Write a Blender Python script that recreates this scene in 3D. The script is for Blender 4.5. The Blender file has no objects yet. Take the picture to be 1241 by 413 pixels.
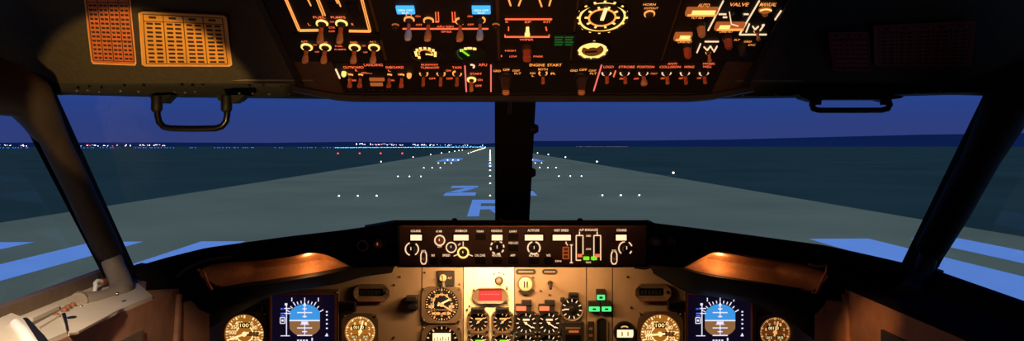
import bpy, bmesh, math, random
from mathutils import Vector, Matrix
random.seed(7)
R = math.radians
C = bpy.context.scene.collection
# ------------------------------------------------------------------ frame
F = 850.0            # focal length in pixels of the 1241 x 413 frame
CX, HY = 620.5, 177  # column straight ahead, row of the horizon
CZ = 1.20            # eye height above the cockpit floor
EYE = 3.5            # eye height above the runway

def W(px, py, Y):
    """the place in the cockpit seen at a pixel, Y metres ahead"""
    return Vector(((px - CX) * Y / F, Y, CZ + (HY - py) * Y / F))

# ------------------------------------------------------------------ materials
def lin(c):
    return tuple(((v / 255) / 12.92 if v / 255 <= .04045 else ((v / 255 + .055) / 1.055) ** 2.4) for v in c)

def mat(name, rgb, rough=.6, metal=0., var=.15, scale=40., bump=0., spec=.5):
    m = bpy.data.materials.new(name); m.use_nodes = True
    nt = m.node_tree; b = nt.nodes['Principled BSDF']
    b.inputs['Roughness'].default_value = rough
    b.inputs['Metallic'].default_value = metal
    b.inputs['Specular IOR Level'].default_value = spec
    tc = nt.nodes.new('ShaderNodeTexCoord'); n = nt.nodes.new('ShaderNodeTexNoise')
    n.inputs['Scale'].default_value = scale; n.inputs['Detail'].default_value = 4
    nt.links.new(tc.outputs['Object'], n.inputs['Vector'])
    r = nt.nodes.new('ShaderNodeValToRGB')
    c = lin(rgb)
    r.color_ramp.elements[0].position = .3; r.color_ramp.elements[1].position = .7
    r.color_ramp.elements[0].color = tuple(v * (1 - var) for v in c) + (1,)
    r.color_ramp.elements[1].color = tuple(min(1, v * (1 + var)) for v in c) + (1,)
    nt.links.new(n.outputs['Fac'], r.inputs['Fac'])
    nt.links.new(r.outputs['Color'], b.inputs['Base Color'])
    if bump:
        bp = nt.nodes.new('ShaderNodeBump'); bp.inputs['Strength'].default_value = bump
        bp.inputs['Distance'].default_value = .003
        nt.links.new(n.outputs['Fac'], bp.inputs['Height']); nt.links.new(bp.outputs['Normal'], b.inputs['Normal'])
    return m

def glow(name, rgb, k=1.0, sample=False):
    m = bpy.data.materials.new(name); m.use_nodes = True
    b = m.node_tree.nodes['Principled BSDF']
    c = lin(rgb)
    b.inputs['Base Color'].default_value = tuple(v * .25 for v in c) + (1,)
    b.inputs['Roughness'].default_value = .6
    b.inputs['Emission Color'].default_value = c + (1,)
    b.inputs['Emission Strength'].default_value = k
    if not sample:
        m.cycles.emission_sampling = 'NONE'
    return m

M = dict(
    black=mat('black_paint', (20, 18, 17), .55, spec=.3),
    soft=mat('black_vinyl', (15, 13, 13), .7, bump=.3, scale=250, spec=.12),
    gloss=mat('black_gloss', (12, 12, 14), .3, spec=.5),
    lip=mat('console_lip', (44, 42, 46), .5, spec=.5),
    plate=mat('overhead_plate', (27, 21, 18), .6, spec=.3),
    mcpface=mat('control_face', (92, 57, 40), .55),
    strip=mat('brown_strip', (78, 58, 45), .6, spec=.3),
    frame=mat('window_frame', (15, 14, 14), .55, spec=.3),
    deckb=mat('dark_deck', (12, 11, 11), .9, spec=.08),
    bracket=mat('bracket_beige', (132, 119, 102), .5, var=.06),
    leather=mat('brown_tube_cover', (54, 44, 38), .65, bump=.3, scale=90, spec=.3),
    liner=mat('ceiling_liner', (66, 58, 44), .75, bump=.15, scale=120, spec=.25),
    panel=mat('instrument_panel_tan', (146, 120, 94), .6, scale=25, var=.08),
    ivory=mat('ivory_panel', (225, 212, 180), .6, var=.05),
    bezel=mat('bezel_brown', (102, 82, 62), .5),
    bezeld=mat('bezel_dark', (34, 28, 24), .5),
    copper=mat('copper_edge', (150, 92, 62), .45, .3),
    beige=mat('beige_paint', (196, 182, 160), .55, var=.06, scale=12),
    white=mat('white_trim', (232, 228, 220), .5, var=.04),
    tan=mat('tan_lining', (152, 108, 78), .7, bump=.1),
    pocket=mat('brown_vinyl', (150, 108, 72), .7, bump=.35, scale=140, spec=.3),
    metal=mat('worn_metal', (150, 140, 128), .35, .8),
    screw=mat('screw_steel', (110, 100, 90), .4, .7),
    knob=mat('knob_dark', (46, 36, 30), .5),
    tip=mat('toggle_tip_smoke', (240, 172, 122), .45),
    tip_bluelit=mat('toggle_tip_bluelit', (200, 215, 250), .35),  # blue glow of the nearby captions tinted into the tip colour
    stem=mat('toggle_stem', (232, 122, 76), .4),
    rednob=mat('red_knob', (200, 92, 62), .5),
    cardR=mat('card_dimlit', (150, 52, 36), .6, var=.12, scale=30),  # dim reddish light of the right side put into the card colour
    cardA=mat('orange_card', (206, 112, 52), .6, var=.12, scale=30),
    cardB=mat('yellow_card', (226, 160, 62), .6, var=.08, scale=30),
    ink=mat('card_ink', (52, 26, 14), .7),
    cardrim=mat('card_rim', (236, 178, 112), .5),
    pavement=mat('runway_asphalt', (151, 148, 102), .9, var=.12, scale=.12, spec=.1),
    grass=mat('grass', (58, 80, 64), .95, var=.18, scale=.05, spec=.05),
    paint=mat('runway_paint', (190, 226, 255), .85, var=.05, scale=.6, spec=.1),
    tar=mat('rubber_marks', (112, 106, 70), .9, var=.2, scale=.2, spec=.1),
    hill=mat('hazed_hills', (34, 56, 88), 1., var=.1, scale=.001, spec=0),  # distance haze put into the navy base colour
    face=mat('dial_black', (14, 12, 11), .5),
    faceg=mat('dial_green_black', (20, 34, 16), .5),
    pale=mat('pale_disc', (196, 178, 140), .5),
    # things that give off light
    L_red=glow('legend_red', (255, 108, 66), 1.25),
    L_org=glow('legend_orange', (255, 160, 78), 1.25),
    L_yel=glow('legend_yellow', (255, 206, 112), 1.5),
    L_cream=glow('legend_cream', (255, 214, 172), 1.15),
    L_win=glow('window_cream', (255, 222, 176), 1.3),
    L_copper=glow('legend_dim', (190, 100, 46), .75),
    L_gold=glow('dial_gold', (196, 120, 38), .62),
    L_goldm=glow('dial_gold_marks', (255, 226, 160), 1.2),
    L_dkgold=glow('dial_dim_gold', (120, 66, 24), .6),
    L_mark=glow('dial_marks_warm', (255, 186, 116), .9),
    L_blue=glow('annunciator_blue', (70, 176, 255), 1.2, True),
    L_bluew=glow('annunciator_pale', (210, 240, 255), 1.2),
    L_sky=glow('screen_sky', (62, 150, 226), 1.0, True),
    L_gnd=glow('screen_ground', (140, 100, 62), 1.0),
    L_white=glow('screen_white', (226, 224, 250), 1.1),
    L_scr=glow('screen_black', (16, 10, 34), .6),
    L_mag=glow('screen_blue', (86, 116, 255), 1.1),
    L_green=glow('lamp_green', (70, 232, 130), 1.15),
    L_greend=glow('text_green_dim', (30, 96, 40), .7),
    L_lime=glow('lamp_lime', (130, 226, 40), 1.1),
    L_redd=glow('display_red', (190, 34, 46), .8),
    L_pink=glow('display_pink', (255, 120, 110), 1.0),
    L_amber=glow('caption_amber', (255, 112, 76), 1.3),
    L_bulb=glow('bulb_warm', (255, 206, 130), 6.0),
    R_white=glow('runway_lamp_white', (255, 246, 226), 6),
    R_red=glow('runway_lamp_red', (255, 70, 60), 4),
    R_green=glow('reflection_green', (60, 255, 90), 2.5),
    R_warm=glow('runway_lamp_warm', (255, 214, 160), 8),
    R_blue=glow('taxi_lamp_blue', (40, 96, 255), 7),
    R_cyan=glow('apron_lamp_cyan', (70, 190, 255), 7),
    R_city=glow('town_lamp', (255, 236, 250), 6),
    R_dim=glow('far_lamp_dim', (200, 160, 140), .6),
)

def glass_mat():
    m = bpy.data.materials.new('window_glass'); m.use_nodes = True
    nt = m.node_tree; nt.nodes.clear()
    o = nt.nodes.new('ShaderNodeOutputMaterial'); t = nt.nodes.new('ShaderNodeBsdfTransparent')
    g = nt.nodes.new('ShaderNodeBsdfGlossy'); x = nt.nodes.new('ShaderNodeMixShader'); f = nt.nodes.new('ShaderNodeFresnel')
    ge = nt.nodes.new('ShaderNodeNewGeometry'); mr = nt.nodes.new('ShaderNodeMapRange')   # the same reflectance on both faces of the pane
    mr.inputs['To Min'].default_value = 1.25; mr.inputs['To Max'].default_value = 1 / 1.25
    nt.links.new(ge.outputs['Backfacing'], mr.inputs['Value']); nt.links.new(mr.outputs['Result'], f.inputs['IOR'])
    t.inputs['Color'].default_value = (.97, .985, .99, 1); g.inputs['Roughness'].default_value = .02
    nt.links.new(f.outputs[0], x.inputs[0]); nt.links.new(t.outputs[0], x.inputs[1]); nt.links.new(g.outputs[0], x.inputs[2])
    nt.links.new(x.outputs[0], o.inputs['Surface'])
    return m
M['glass'] = glass_mat()

# ------------------------------------------------------------------ mesh builder
_tc = {}
def text_geo(s):
    if s not in _tc:
        cu = bpy.data.curves.new('t', 'FONT'); cu.body = s; cu.size = 1; cu.offset = .012; cu.resolution_u = 3
        ob = bpy.data.objects.new('t', cu)
        me = bpy.data.meshes.new_from_object(ob)
        vs = [v.co.copy() for v in me.vertices]; fs = [tuple(p.vertices) for p in me.polygons]
        bpy.data.objects.remove(ob); bpy.data.curves.remove(cu); bpy.data.meshes.remove(me)
        x0 = min(v.x for v in vs); x1 = max(v.x for v in vs); y0 = min(v.y for v in vs); y1 = max(v.y for v in vs)
        _tc[s] = ([((v.x - x0) / max(x1 - x0, 1e-6) - .5, (v.y - y0) / max(y1 - y0, 1e-6) - .5) for v in vs], fs)
    return _tc[s]

class MB:
    def __init__(s): s.v = []; s.f = []
    def add(s, vs, fs):
        b = len(s.v); s.v += [Vector(v) for v in vs]; s.f += [tuple(b + i for i in f) for f in fs]; return s
    def poly(s, pts, z0, z1):
        """closed outline in x, y given thickness from z0 to z1"""
        a = sum(p[0] * q[1] - q[0] * p[1] for p, q in zip(pts, pts[1:] + pts[:1]))
        if a < 0: pts = pts[::-1]
        n = len(pts)
        vs = [(p[0], p[1], z0) for p in pts] + [(p[0], p[1], z1) for p in pts]
        fs = [tuple(range(n))[::-1], tuple(range(n, 2 * n))] + [(i, (i + 1) % n, n + (i + 1) % n, n + i) for i in range(n)]
        return s.add(vs, fs)
    def box(s, x0, x1, y0, y1, z0, z1, c=0):
        """box with its front edges chamfered by c"""
        if not c: return s.poly([(x0, y0), (x1, y0), (x1, y1), (x0, y1)], z0, z1)
        def lp(i, z): return [(x0 + i + c, y0 + i, z), (x1 - i - c, y0 + i, z), (x1 - i, y0 + i + c, z), (x1 - i, y1 - i - c, z),
                              (x1 - i - c, y1 - i, z), (x0 + i + c, y1 - i, z), (x0 + i, y1 - i - c, z), (x0 + i, y0 + i + c, z)]
        vs = lp(0, z0) + lp(0, z1 - c) + lp(c * .7, z1)
        fs = [tuple(range(8))[::-1], tuple(range(16, 24))]
        for k in (0, 8): fs += [(k + i, k + (i + 1) % 8, k + 8 + (i + 1) % 8, k + 8 + i) for i in range(8)]
        return s.add(vs, fs)
    def lathe(s, cx, cy, prof, n=28, a=1.0):
        """profile of (radius, z) turned about z; a squashes y"""
        vs = []; fs = []
        for r, z in prof:
            for i in range(n):
                t = 2 * math.pi * i / n; vs.append((cx + r * math.cos(t), cy + r * math.sin(t) * a, z))
        for k in range(len(prof) - 1):
            fs += [(k * n + i, k * n + (i + 1) % n, (k + 1) * n + (i + 1) % n, (k + 1) * n + i) for i in range(n)]
        fs.append(tuple(range(n))[::-1]); fs.append(tuple((len(prof) - 1) * n + i for i in range(n)))
        return s.add(vs, fs)
    def arc(s, cx, cy, r0, r1, a0, a1, z0, z1, n=20, ky=1.0):
        o = [(cx + r1 * math.cos(R(a0 + (a1 - a0) * i / n)), cy + ky * r1 * math.sin(R(a0 + (a1 - a0) * i / n))) for i in range(n + 1)]
        q = [(cx + r0 * math.cos(R(a0 + (a1 - a0) * i / n)), cy + ky * r0 * math.sin(R(a0 + (a1 - a0) * i / n))) for i in range(n + 1)]
        vs = [(p[0], p[1], z) for z in (z0, z1) for l in (q, o) for p in l]
        m = n + 1; fs = []
        for i in range(n):
            fs += [(i, i + 1, m + i + 1, m + i)[::-1], (2 * m + i, 3 * m + i, 3 * m + i + 1, 2 * m + i + 1)[::-1],
                   (m + i, m + i + 1, 3 * m + i + 1, 3 * m + i)[::-1], (i, 2 * m + i, 2 * m + i + 1, i + 1)[::-1]]
        if abs(a1 - a0) < 359.9: fs += [(0, m, 3 * m, 2 * m), (n, 2 * m + n, 3 * m + n, m + n)]
        return s.add(vs, fs)
    def loop(s, outer, inner, z0, z1, zi=None):
        """a frame between two outlines of equal count"""
        n = len(outer); zi = z1 if zi is None else zi
        vs = [(p[0], p[1], z0) for p in outer] + [(p[0], p[1], z1) for p in outer] + [(p[0], p[1], zi) for p in inner] + [(p[0], p[1], z0) for p in inner]
        fs = []
        for k in range(4):
            a, b = k * n, ((k + 1) % 4) * n
            fs += [(a + i, a + (i + 1) % n, b + (i + 1) % n, b + i) for i in range(n)]
        return s.add(vs, fs)
    def line(s, p, q, w, z0, z1):
        p = Vector(p[:2]); q = Vector(q[:2]); d = (q - p)
        if d.length < 1e-9: return s
        d.normalize(); k = Vector((-d.y, d.x)) * w / 2
        return s.poly([tuple(p - k), tuple(q - k), tuple(q + k), tuple(p + k)], z0, z1)
    def text(s, t, cx, cy, w, h, z):
        vs, fs = text_geo(t)
        return s.add([(cx + x * w, cy + y * h, z) for x, y in vs], fs)
    def tube(s, pts, rad, n=12, flat=1.0):
        pts = [Vector(p) for p in pts]
        rad = rad if isinstance(rad, (list, tuple)) else [rad] * len(pts)
        up = None; vs = []; fs = []
        for i, p in enumerate(pts):
            d = (pts[min(i + 1, len(pts) - 1)] - pts[max(i - 1, 0)]).normalized()
            if up is None:
                up = d.orthogonal().normalized()
            up = (up - d * up.dot(d)).normalized(); sd = d.cross(up)
            for k in range(n):
                t = 2 * math.pi * k / n
                vs.append(p + up * rad[i] * math.cos(t) + sd * rad[i] * flat * math.sin(t))
        for i in range(len(pts) - 1):
            fs += [(i * n + k, i * n + (k + 1) % n, (i + 1) * n + (k + 1) % n, (i + 1) * n + k) for k in range(n)]
        fs += [tuple(range(n))[::-1], tuple((len(pts) - 1) * n + k for k in range(n))]
        return s.add(vs, fs)
    def hull(s, a, b):
        """solid between two outlines of equal count"""
        n = len(a); return s.add(list(a) + list(b), [tuple(range(n))[::-1], tuple(range(n, 2 * n))] + [(i, (i + 1) % n, n + (i + 1) % n, n + i) for i in range(n)])
    def loft(s, rows, thick=.006):
        """surface through rows of points, thickened"""
        m = len(rows[0]); vs = [p for r in rows for p in r]
        fs = [(j * m + i, j * m + i + 1, (j + 1) * m + i + 1, (j + 1) * m + i) for j in range(len(rows) - 1) for i in range(m - 1)]
        bm = bmesh.new(); bv = [bm.verts.new(v) for v in vs]
        for f in fs: bm.faces.new([bv[i] for i in f])
        bmesh.ops.recalc_face_normals(bm, faces=bm.faces[:])
        bmesh.ops.solidify(bm, geom=bm.faces[:], thickness=thick)
        bm.verts.index_update()
        s.add([v.co.copy() for v in bm.verts], [tuple(v.index for v in f.verts) for f in bm.faces]); bm.free()
        return s
    def sphere(s, c, r, n=10, kz=1.0):
        c = Vector(c)
        prof = [(max(r * math.cos(R(a)), r * .02), kz * r * math.sin(R(a)) + c.z) for a in range(-90, 91, 20)]
        return s.lathe(c.x, c.y, prof, n)
    def build(s, name, m, parent=None, smooth=False, label=None):
        me = bpy.data.meshes.new(name); me.from_pydata(s.v, [], s.f)
        bm = bmesh.new(); bm.from_mesh(me)
        bmesh.ops.recalc_face_normals(bm, faces=bm.faces[:]) if any(len(f.verts) for f in bm.faces) else None
        bm.to_mesh(me); bm.free()
        if smooth:
            for p in me.polygons: p.use_smooth = True
            me.set_sharp_from_angle(angle=R(40))
        me.materials.append(m)
        o = bpy.data.objects.new(name, me); C.objects.link(o)
        if parent is not None: o.parent = parent
        if label: o['label'] = label
        return o

def tag(o, label=None, cat=None, group=None, kind=None):
    for k, v in (('label', label), ('category', cat), ('group', group), ('kind', kind)):
        if v: o[k] = v
    return o

def thing(name, label, cat, mw, group=None, kind=None):
    o = bpy.data.objects.new(name, None); C.objects.link(o); o.empty_display_size = .02
    o.matrix_world = mw
    return tag(o, label, cat, group, kind)

# ------------------------------------------------------------------ panel planes
class Plane:
    def __init__(s, o, v):
        s.o = Vector(o); s.u = Vector((1, 0, 0)); s.v = Vector(v).normalized(); s.n = s.u.cross(s.v)
    def hit(s, px, py):
        e = Vector((0, 0, CZ)); d = Vector(((px - CX) / F, 1, (HY - py) / F))
        return e + d * ((s.o - e).dot(s.n) / d.dot(s.n))

class On:
    """a thing mounted on a panel plane; x right, y up the panel, z out towards the pilots"""
    def __init__(s, name, label, cat, pl, px, py, group=None, dz=.0006):
        s.pl = pl; s.c = pl.hit(px, py) + pl.n * dz
        mw = Matrix((pl.u, pl.v, pl.n)).transposed().to_4x4(); mw.translation = s.c
        s.dz = dz
        s.e = thing(name, label, cat, mw, group)
        s.m = (pl.hit(px + .5, py) - pl.hit(px - .5, py)).length      # metres per pixel across
        s.my = (pl.hit(px, py + .5) - pl.hit(px, py - .5)).length     # and up the panel
    def p(s, px, py):
        d = s.pl.hit(px, py) - s.c
        return (d.dot(s.pl.u), d.dot(s.pl.v))
    def part(s, name, mb, m, parent=None, smooth=False, label=None):
        return mb.build(name, M[m], parent or s.e, smooth, label)
    # ---- pixel-measured helpers
    def rect(s, mb, x0, x1, y0, y1, z0, z1, c=0):
        a = s.p(x0, y1); b = s.p(x1, y0); q = s.p((x0 + x1) / 2, (y0 + y1) / 2)
        w = (x1 - x0) * s.m / 2; h = abs(b[1] - a[1]) / 2
        return mb.box(q[0] - w, q[0] + w, q[1] - h, q[1] + h, z0, z1, c)
    def txt(s, mb, t, px, py, wpx, hpx, z=.0024):
        q = s.p(px, py); return mb.text(t, q[0], q[1], wpx * s.m, hpx * s.my, z)
    def cap(s, t, px, py, wpx, hpx, m, z=.0024):
        return s.part('lettering', s.txt(MB(), t, px, py, wpx, hpx, z), m)
    def parts(s, name, mb, m, gap=.004):
        # strokes that touch or nearly touch make one part
        own = list(range(len(mb.v)))
        def find(i):
            while own[i] != i: own[i] = own[own[i]]; i = own[i]
            return i
        for f in mb.f:
            for i in f[1:]: own[find(i)] = find(f[0])
        isl = {}
        for i in range(len(mb.v)): isl.setdefault(find(i), []).append(i)
        boxes = []
        for r, vi in isl.items():
            x = [mb.v[i].x for i in vi]; y = [mb.v[i].y for i in vi]
            cur = [min(x), max(x), min(y), max(y), {r}]
            again = True
            while again:
                again = False
                for q in boxes:
                    if q[0] - gap < cur[1] and cur[0] - gap < q[1] and q[2] - gap < cur[3] and cur[2] - gap < q[3]:
                        cur = [min(q[0], cur[0]), max(q[1], cur[1]), min(q[2], cur[2]), max(q[3], cur[3]), q[4] | cur[4]]
                        boxes.remove(q); again = True; break
            boxes.append(cur)
        for q in boxes:
            n = MB(); ix = {}
            for f in mb.f:
                if find(f[0]) in q[4]:
                    for i in f:
                        if i not in ix: ix[i] = len(n.v); n.v.append(mb.v[i])
                    n.f.append(tuple(ix[i] for i in f))
            s.part(name, n, m)
    def ln(s, mb, a, b, w=1.2, z0=.0005, z1=.0026):
        return mb.line(s.p(*a), s.p(*b), w * s.m, z0, z1)

TILT = math.atan(.52)
OV = Plane(W(620.5, 112, 1.30), (0, -math.cos(TILT), math.sin(TILT)))
MIP = Plane((0, 1.78, CZ), (0, 0, 1))
MCP = Plane((0, 1.55, CZ), (0, 0, 1))

def screws(o, pts, r=1.3, z=.004, parent=None):
    for q in pts:
        x, y = o.p(*q); r_ = r * o.m
        o.part('screw', MB().lathe(x, y, [(r_, 0), (r_, z), (r_ * .6, z + .0012)], 10), 'screw', parent)

def toggle(o, px, py, r=6, L=.032, w=5, ring='L_yel', a=(0, 360), tip='tip', lean=0., stemw=.0028, rim=1.6):
    x, y = o.p(px, py); rr = r * o.m
    b = o.part('toggle_switch', MB().lathe(x, y, [(rr * .75, .001), (rr * .75, .004), (rr * .45, .007), (rr * .4, .011)], 16), 'knob', None, True)
    o.part('lit_ring', MB().arc(x, y, rr * .72, rr * .72 + rim * o.m * 1.2, a[0], a[1], .0008, .003), ring, b)
    w_ = w * o.m
    d = Vector((0, lean, 1)).normalized()
    base = Vector((x, y, .008)); e = base + d * L
    o.part('lever', MB().tube([base, base + d * L * .5], [stemw, stemw], 10), 'stem', b, True)
    p1 = base + d * L * .42
    o.part('lever_tip', MB().tube([p1, base + d * L * .5, base + d * L * .8, base + d * L * .95, e], [w_ * .3, w_ * .42, w_ * .55, w_ * .45, w_ * .18], 12, .75), tip, b, True)
    return b

# ==================================================================== OUTSIDE
ang = math.atan((594 - CX) / F)
RZ = Matrix.Rotation(-ang, 4, 'Z')
GZ = CZ - EYE
def G(x, d, z=0.0):
    """a place x metres right of the centreline and d metres ahead along the runway"""
    return RZ @ Vector((x, d, 0)) + Vector((0, 0, GZ + z))
def flat(mb, pts, z0, z1):
    mb.hull([G(x, d, z0) for x, d in pts], [G(x, d, z1) for x, d in pts])
g = MB(); flat(g, [(-4000, -60), (4000, -60), (9000, 6500), (-9000, 6500)], -.5, -.02)
tag(g.build('grass_field', M['grass']), 'dark grass on both sides of the runway out to the horizon', 'ground', kind='structure')
rw = MB(); flat(rw, [(-22.4, -60), (20.6, -60), (20.6, 2600), (-22.4, 2600)], -.4, 0)
rwy = tag(rw.build('runway', M['pavement']), 'grey asphalt runway with pale painted markings ahead of the aircraft', 'runway', kind='structure')
DF = EYE * F / 114.0
for xa_, xb_ in ((-18.6, -16.6), (-14.5, -12.7), (-10.6, -9.0), (-6.8, -5.2), (4.6, 6.2), (8.2, 9.8), (12.0, 14.3), (15.9, 17.8)):
    b = MB(); flat(b, [(xa_, DF - 32), (xb_, DF - 32), (xb_, DF), (xa_, DF)], .001, .006)
    b.build('threshold_stripe', M['paint'], rwy)
def ground_text(t, x0, x1, d0, d1, z=.006):
    vs, fs = text_geo(t); b = MB()
    b.add([G((x0 + x1) / 2 + u * (x1 - x0), (d0 + d1) / 2 + v * (d1 - d0), z) for u, v in vs], fs)
    return b
def dd(py): return EYE * F / (py - 177.)
def gx(px, py): return EYE * (px - 594) / (py - 177.)
# block letters: strokes along the runway are drawn as painted bars
def bars(name, segs):
    b = MB()
    for (xa, ya, xb, yb, xc, yc, xd, yd) in segs:
        flat(b, [(xa, ya), (xb, yb), (xc, yc), (xd, yd)], .001, .007)
    return b.build(name, M['paint'], rwy)
d0, d1 = dd(237), dd(225); t = (d1 - d0)
xl, xr = gx(537, 237), gx(576, 237)
def r4(xa, xb, ya, yb): return (xa, ya, xb, ya, xb, yb, xa, yb)
bars('runway_number', [r4(xl, xr, d0, d0 + t * .28), r4(xl, xr, d1 - t * .25, d1), (xl, d0 + t * .25, xl + .9, d0 + t * .25, xr, d1 - t * .22, xr - .9, d1 - t * .22)])
xl2, xr2 = -xr, -xl
bars('runway_number', [r4(xl2, xr2, d0, d0 + t * .2), r4(xl2, xr2, d1 - t * .2, d1), r4(xl2, xr2, d0 + t * .42, d0 + t * .58), r4(xl2, xl2 + .5, d0 + t * .2, d1 - t * .2), r4(xr2 - .5, xr2, d0 + t * .2, d1 - t * .2)])
e0, e1 = dd(262), dd(242); t = e1 - e0
xa, xb = gx(566, 262), -gx(566, 262)
bars('runway_letter', [r4(xa, xa + .6, e0, e1), r4(xa + .6, xb - .2, e1 - t * .26, e1), r4(xa + .6, xb - .3, e0 + t * .36, e0 + t * .55), r4(xb - .6, xb, e0 + t * .5, e1 - t * .15), (xb - .7, e0, xb, e0, xb - .5, e0 + t * .37, xb - 1.2, e0 + t * .37)])
for k in range(14):
    d = dd(214) + 40 + k * 45
    b = MB(); flat(b, [(-.35, d), (.35, d), (.35, d + 26), (-.35, d + 26)], .001, .006); b.build('centreline_stripe', M['paint'], rwy)
for sgn in (-1, 1):
    d = dd(195.5); b = MB(); flat(b, [(sgn * 7.5, d), (sgn * 12.5, d), (sgn * 12.5, d + 40), (sgn * 7.5, d + 40)], .001, .006); b.build('aiming_point_bar', M['paint'], rwy)
# hills
def ridge(name, label, prof, D, depth):
    b = MB(); a = []; q = []
    rows = [[], [], []]
    for px, py in prof:
        X = (px - CX) / F * D; Z = (HY - py) / F * D
        rows[0].append(Vector((X, D - depth, GZ - 5))); rows[1].append(Vector((X, D, CZ + Z))); rows[2].append(Vector((X * 1.1, D + depth, GZ - 5)))
    b.loft(rows, 2); return tag(b.build(name, M['hill'], None, True), label, 'hills', kind='structure')
ridge('hills', 'low dark hills along the horizon beyond the right windows', [(560, 175.5), (640, 170.8), (720, 170.5), (800, 170), (880, 169), (960, 167), (1040, 165), (1120, 163), (1200, 162), (1300, 160), (1450, 164), (1700, 172)], 5600, 400)
ridge('hills', 'faint dark land on the horizon beyond the left windows', [(-400, 174), (-100, 173), (60, 172.6), (200, 172.5), (330, 173), (420, 171.8), (520, 172.6), (580, 174.5)], 5900, 400)

# runway lights
def lamp(x, d, m, label, group, r=.08, z=.07, name='runway_light'):
    c = G(x, d); e = thing(name, label, 'runway light', Matrix.Translation(c), group)
    MB().lathe(0, 0, [(r * 1.3, 0), (r * 1.3, .02), (r * .9, .04), (r * .5, max(.04, z - r * .8))], 10).build('base', M['black'], e)
    MB().sphere((0, 0, z), r, 8).build('lens', M[m], e)
rows = ['nearest', 'second', 'third', 'fourth', 'fifth']
for k in range(5):
    d = EYE * F / 61.0 + k * 31.0
    for sgn, side in ((-1, 'left'), (1, 'right')):
        for j, pos in enumerate(('inner', 'middle', 'outer')):
            lamp(sgn * EYE * (2.24 + .37 * j), d, 'R_white', '%s lamp of the %s white three-lamp bar on the %s half of the runway' % (pos, rows[k], side), 'touchdown zone lamps', r=.052 + .017 * k)
for k in range(8):
    lamp_d = 83.8 + k * 60.5
    for sgn, side in ((-1, 'left'), (1, 'right')):
        nm = (['nearest', 'second', 'third', 'fourth', 'fifth', 'sixth', 'seventh', 'eighth'][k])
        lamp(sgn * 22.3 - .25, lamp_d if sgn > 0 else lamp_d + 62, 'R_white', '%s white edge lamp along the %s side of the runway' % (nm, side), 'runway edge lamps', r=.115 + .027 * k, z=.3)
for k, px in enumerate((411, 437, 462, 488)):
    lamp(gx(px, 187.2), dd(187.2), 'R_red', '%s red lamp in the row on the grass left of the runway' % ('leftmost', 'second', 'third', 'rightmost')[k], 'red lamps on the grass', r=.32, z=.5)
for k, py in enumerate((238, 223, 214, 207, 202, 198, 195, 192.5, 190.5, 188.8, 187.3, 186, 185, 184, 183, 182.2)):
    lamp(0, dd(py), 'R_warm', '%s warm white lamp on the runway centreline, counted from the aircraft' % ('nearest second third fourth fifth sixth seventh eighth ninth tenth eleventh twelfth thirteenth fourteenth fifteenth sixteenth'.split()[k]),
         'runway centreline lamps', r=.045 + .02 * k)
for k, (px, py) in enumerate(((3, 205), (8, 213))):  # green reflection in the side glass, built as two lamps outside
    lamp(gx(px, py), dd(py), 'R_green', ('green reflection in far left window, built as a lamp, the higher one', 'green reflection in far left window, built as a lamp, the lower one')[k], 'green window reflections', r=.14)
# far rows nobody could count
b = MB()
for k in range(26):
    for sgn in (-1, 1):
        d = 560 + k * 45
        b.sphere(G(sgn * 10.2, d - 260 + 30, .2), .20 + .008 * k, 6)
tag(b.build('distant_runway_lamps', M['R_warm']), 'converging rows of warm runway lamps near the horizon', 'runway lights', kind='stuff')
b = MB()
for k in range(190):
    px = -260 + 690 * (k + random.random() * .8) / 190
    if math.sin(px * .19) + math.sin(px * .071) < -.25: continue
    d = dd(179.3 - max(0, px) / 430 * .2); b.sphere(G((px - 594) * d / F, d, .6), .5, 6)
tag(b.build('taxiway_lamps', M['R_blue']), 'broken line of blue taxiway lamps below the horizon on the left', 'taxiway lights', kind='stuff')
b = MB()
for k in range(130):
    px = 408 + 182 * (k + random.random() * .6) / 130
    d = dd(179.2 - (px - 408) / 182 * .9); b.sphere(G((px - 594) * d / F, d, .6), .5 * d / 1350, 6)
tag(b.build('apron_lamps', M['R_cyan']), 'bright cyan line of apron lamps below the distant town', 'apron lights', kind='stuff')
for nm, mt, cnt, lab in (('town_lamps', 'R_city', 190, 'white lamps of a distant town along the left horizon'), ('town_beacons', 'R_red', 22, 'few red lamps among the white lamps of distant town')):
    b = MB()
    for k in range(cnt):
        left = k < cnt * .62
        px = -250 + 450 * random.random() if left else min(585, max(432, random.gauss(495, 42)))
        D = 2600 + random.random() * 400; py = random.choice((175.4, 175.9, 176.3, 176.8)) if left else 173.6 + (px - 432) / 150 * 2.2 + random.random() * 1.6
        P_ = W(px, py, D); q_ = random.choice((.5, .65, .9)); b.box(P_.x - q_ * 1.4, P_.x + q_ * 1.4, P_.y, P_.y + 2, P_.z - q_, P_.z + q_)
    tag(b.build(nm, M[mt]), lab, 'town lights', kind='stuff')
b = MB()
for k in range(26):
    px = 698 + 64 * k / 26 + random.random() * 2; P_ = W(px, 177.9, 2900); b.box(P_.x - 1.2, P_.x + 1.2, P_.y, P_.y + 2, P_.z - .1, P_.z + 1.9)
tag(b.build('shore_lamps', M['R_dim']), 'faint dotted row of dim lamps at the foot of the right hills', 'shore lights', kind='stuff')

# ==================================================================== SHELL
def hullpx(mb, pts, Ys, thick, dirv=(0, 1, 0)):
    a = [W(px, py, Y) for (px, py), Y in zip(pts, Ys)]
    return mb.hull(a, [p + Vector(dirv) * thick for p in a])
def room(name, label, x0, x1, y0, y1, z0, z1, m='black'):
    return tag(MB().box(x0, x1, y0, y1, z0, z1).build(name, M[m]), label, name.split('_')[0], kind='structure')
room('floor', 'dark cockpit floor below the instrument panel', -1.1, 1.1, -.9, 2.0, -.05, 0)
room('wall_back', 'dark rear wall behind the pilots', -1.1, 1.1, -.95, -.9, 0, CZ + .6)
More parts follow.
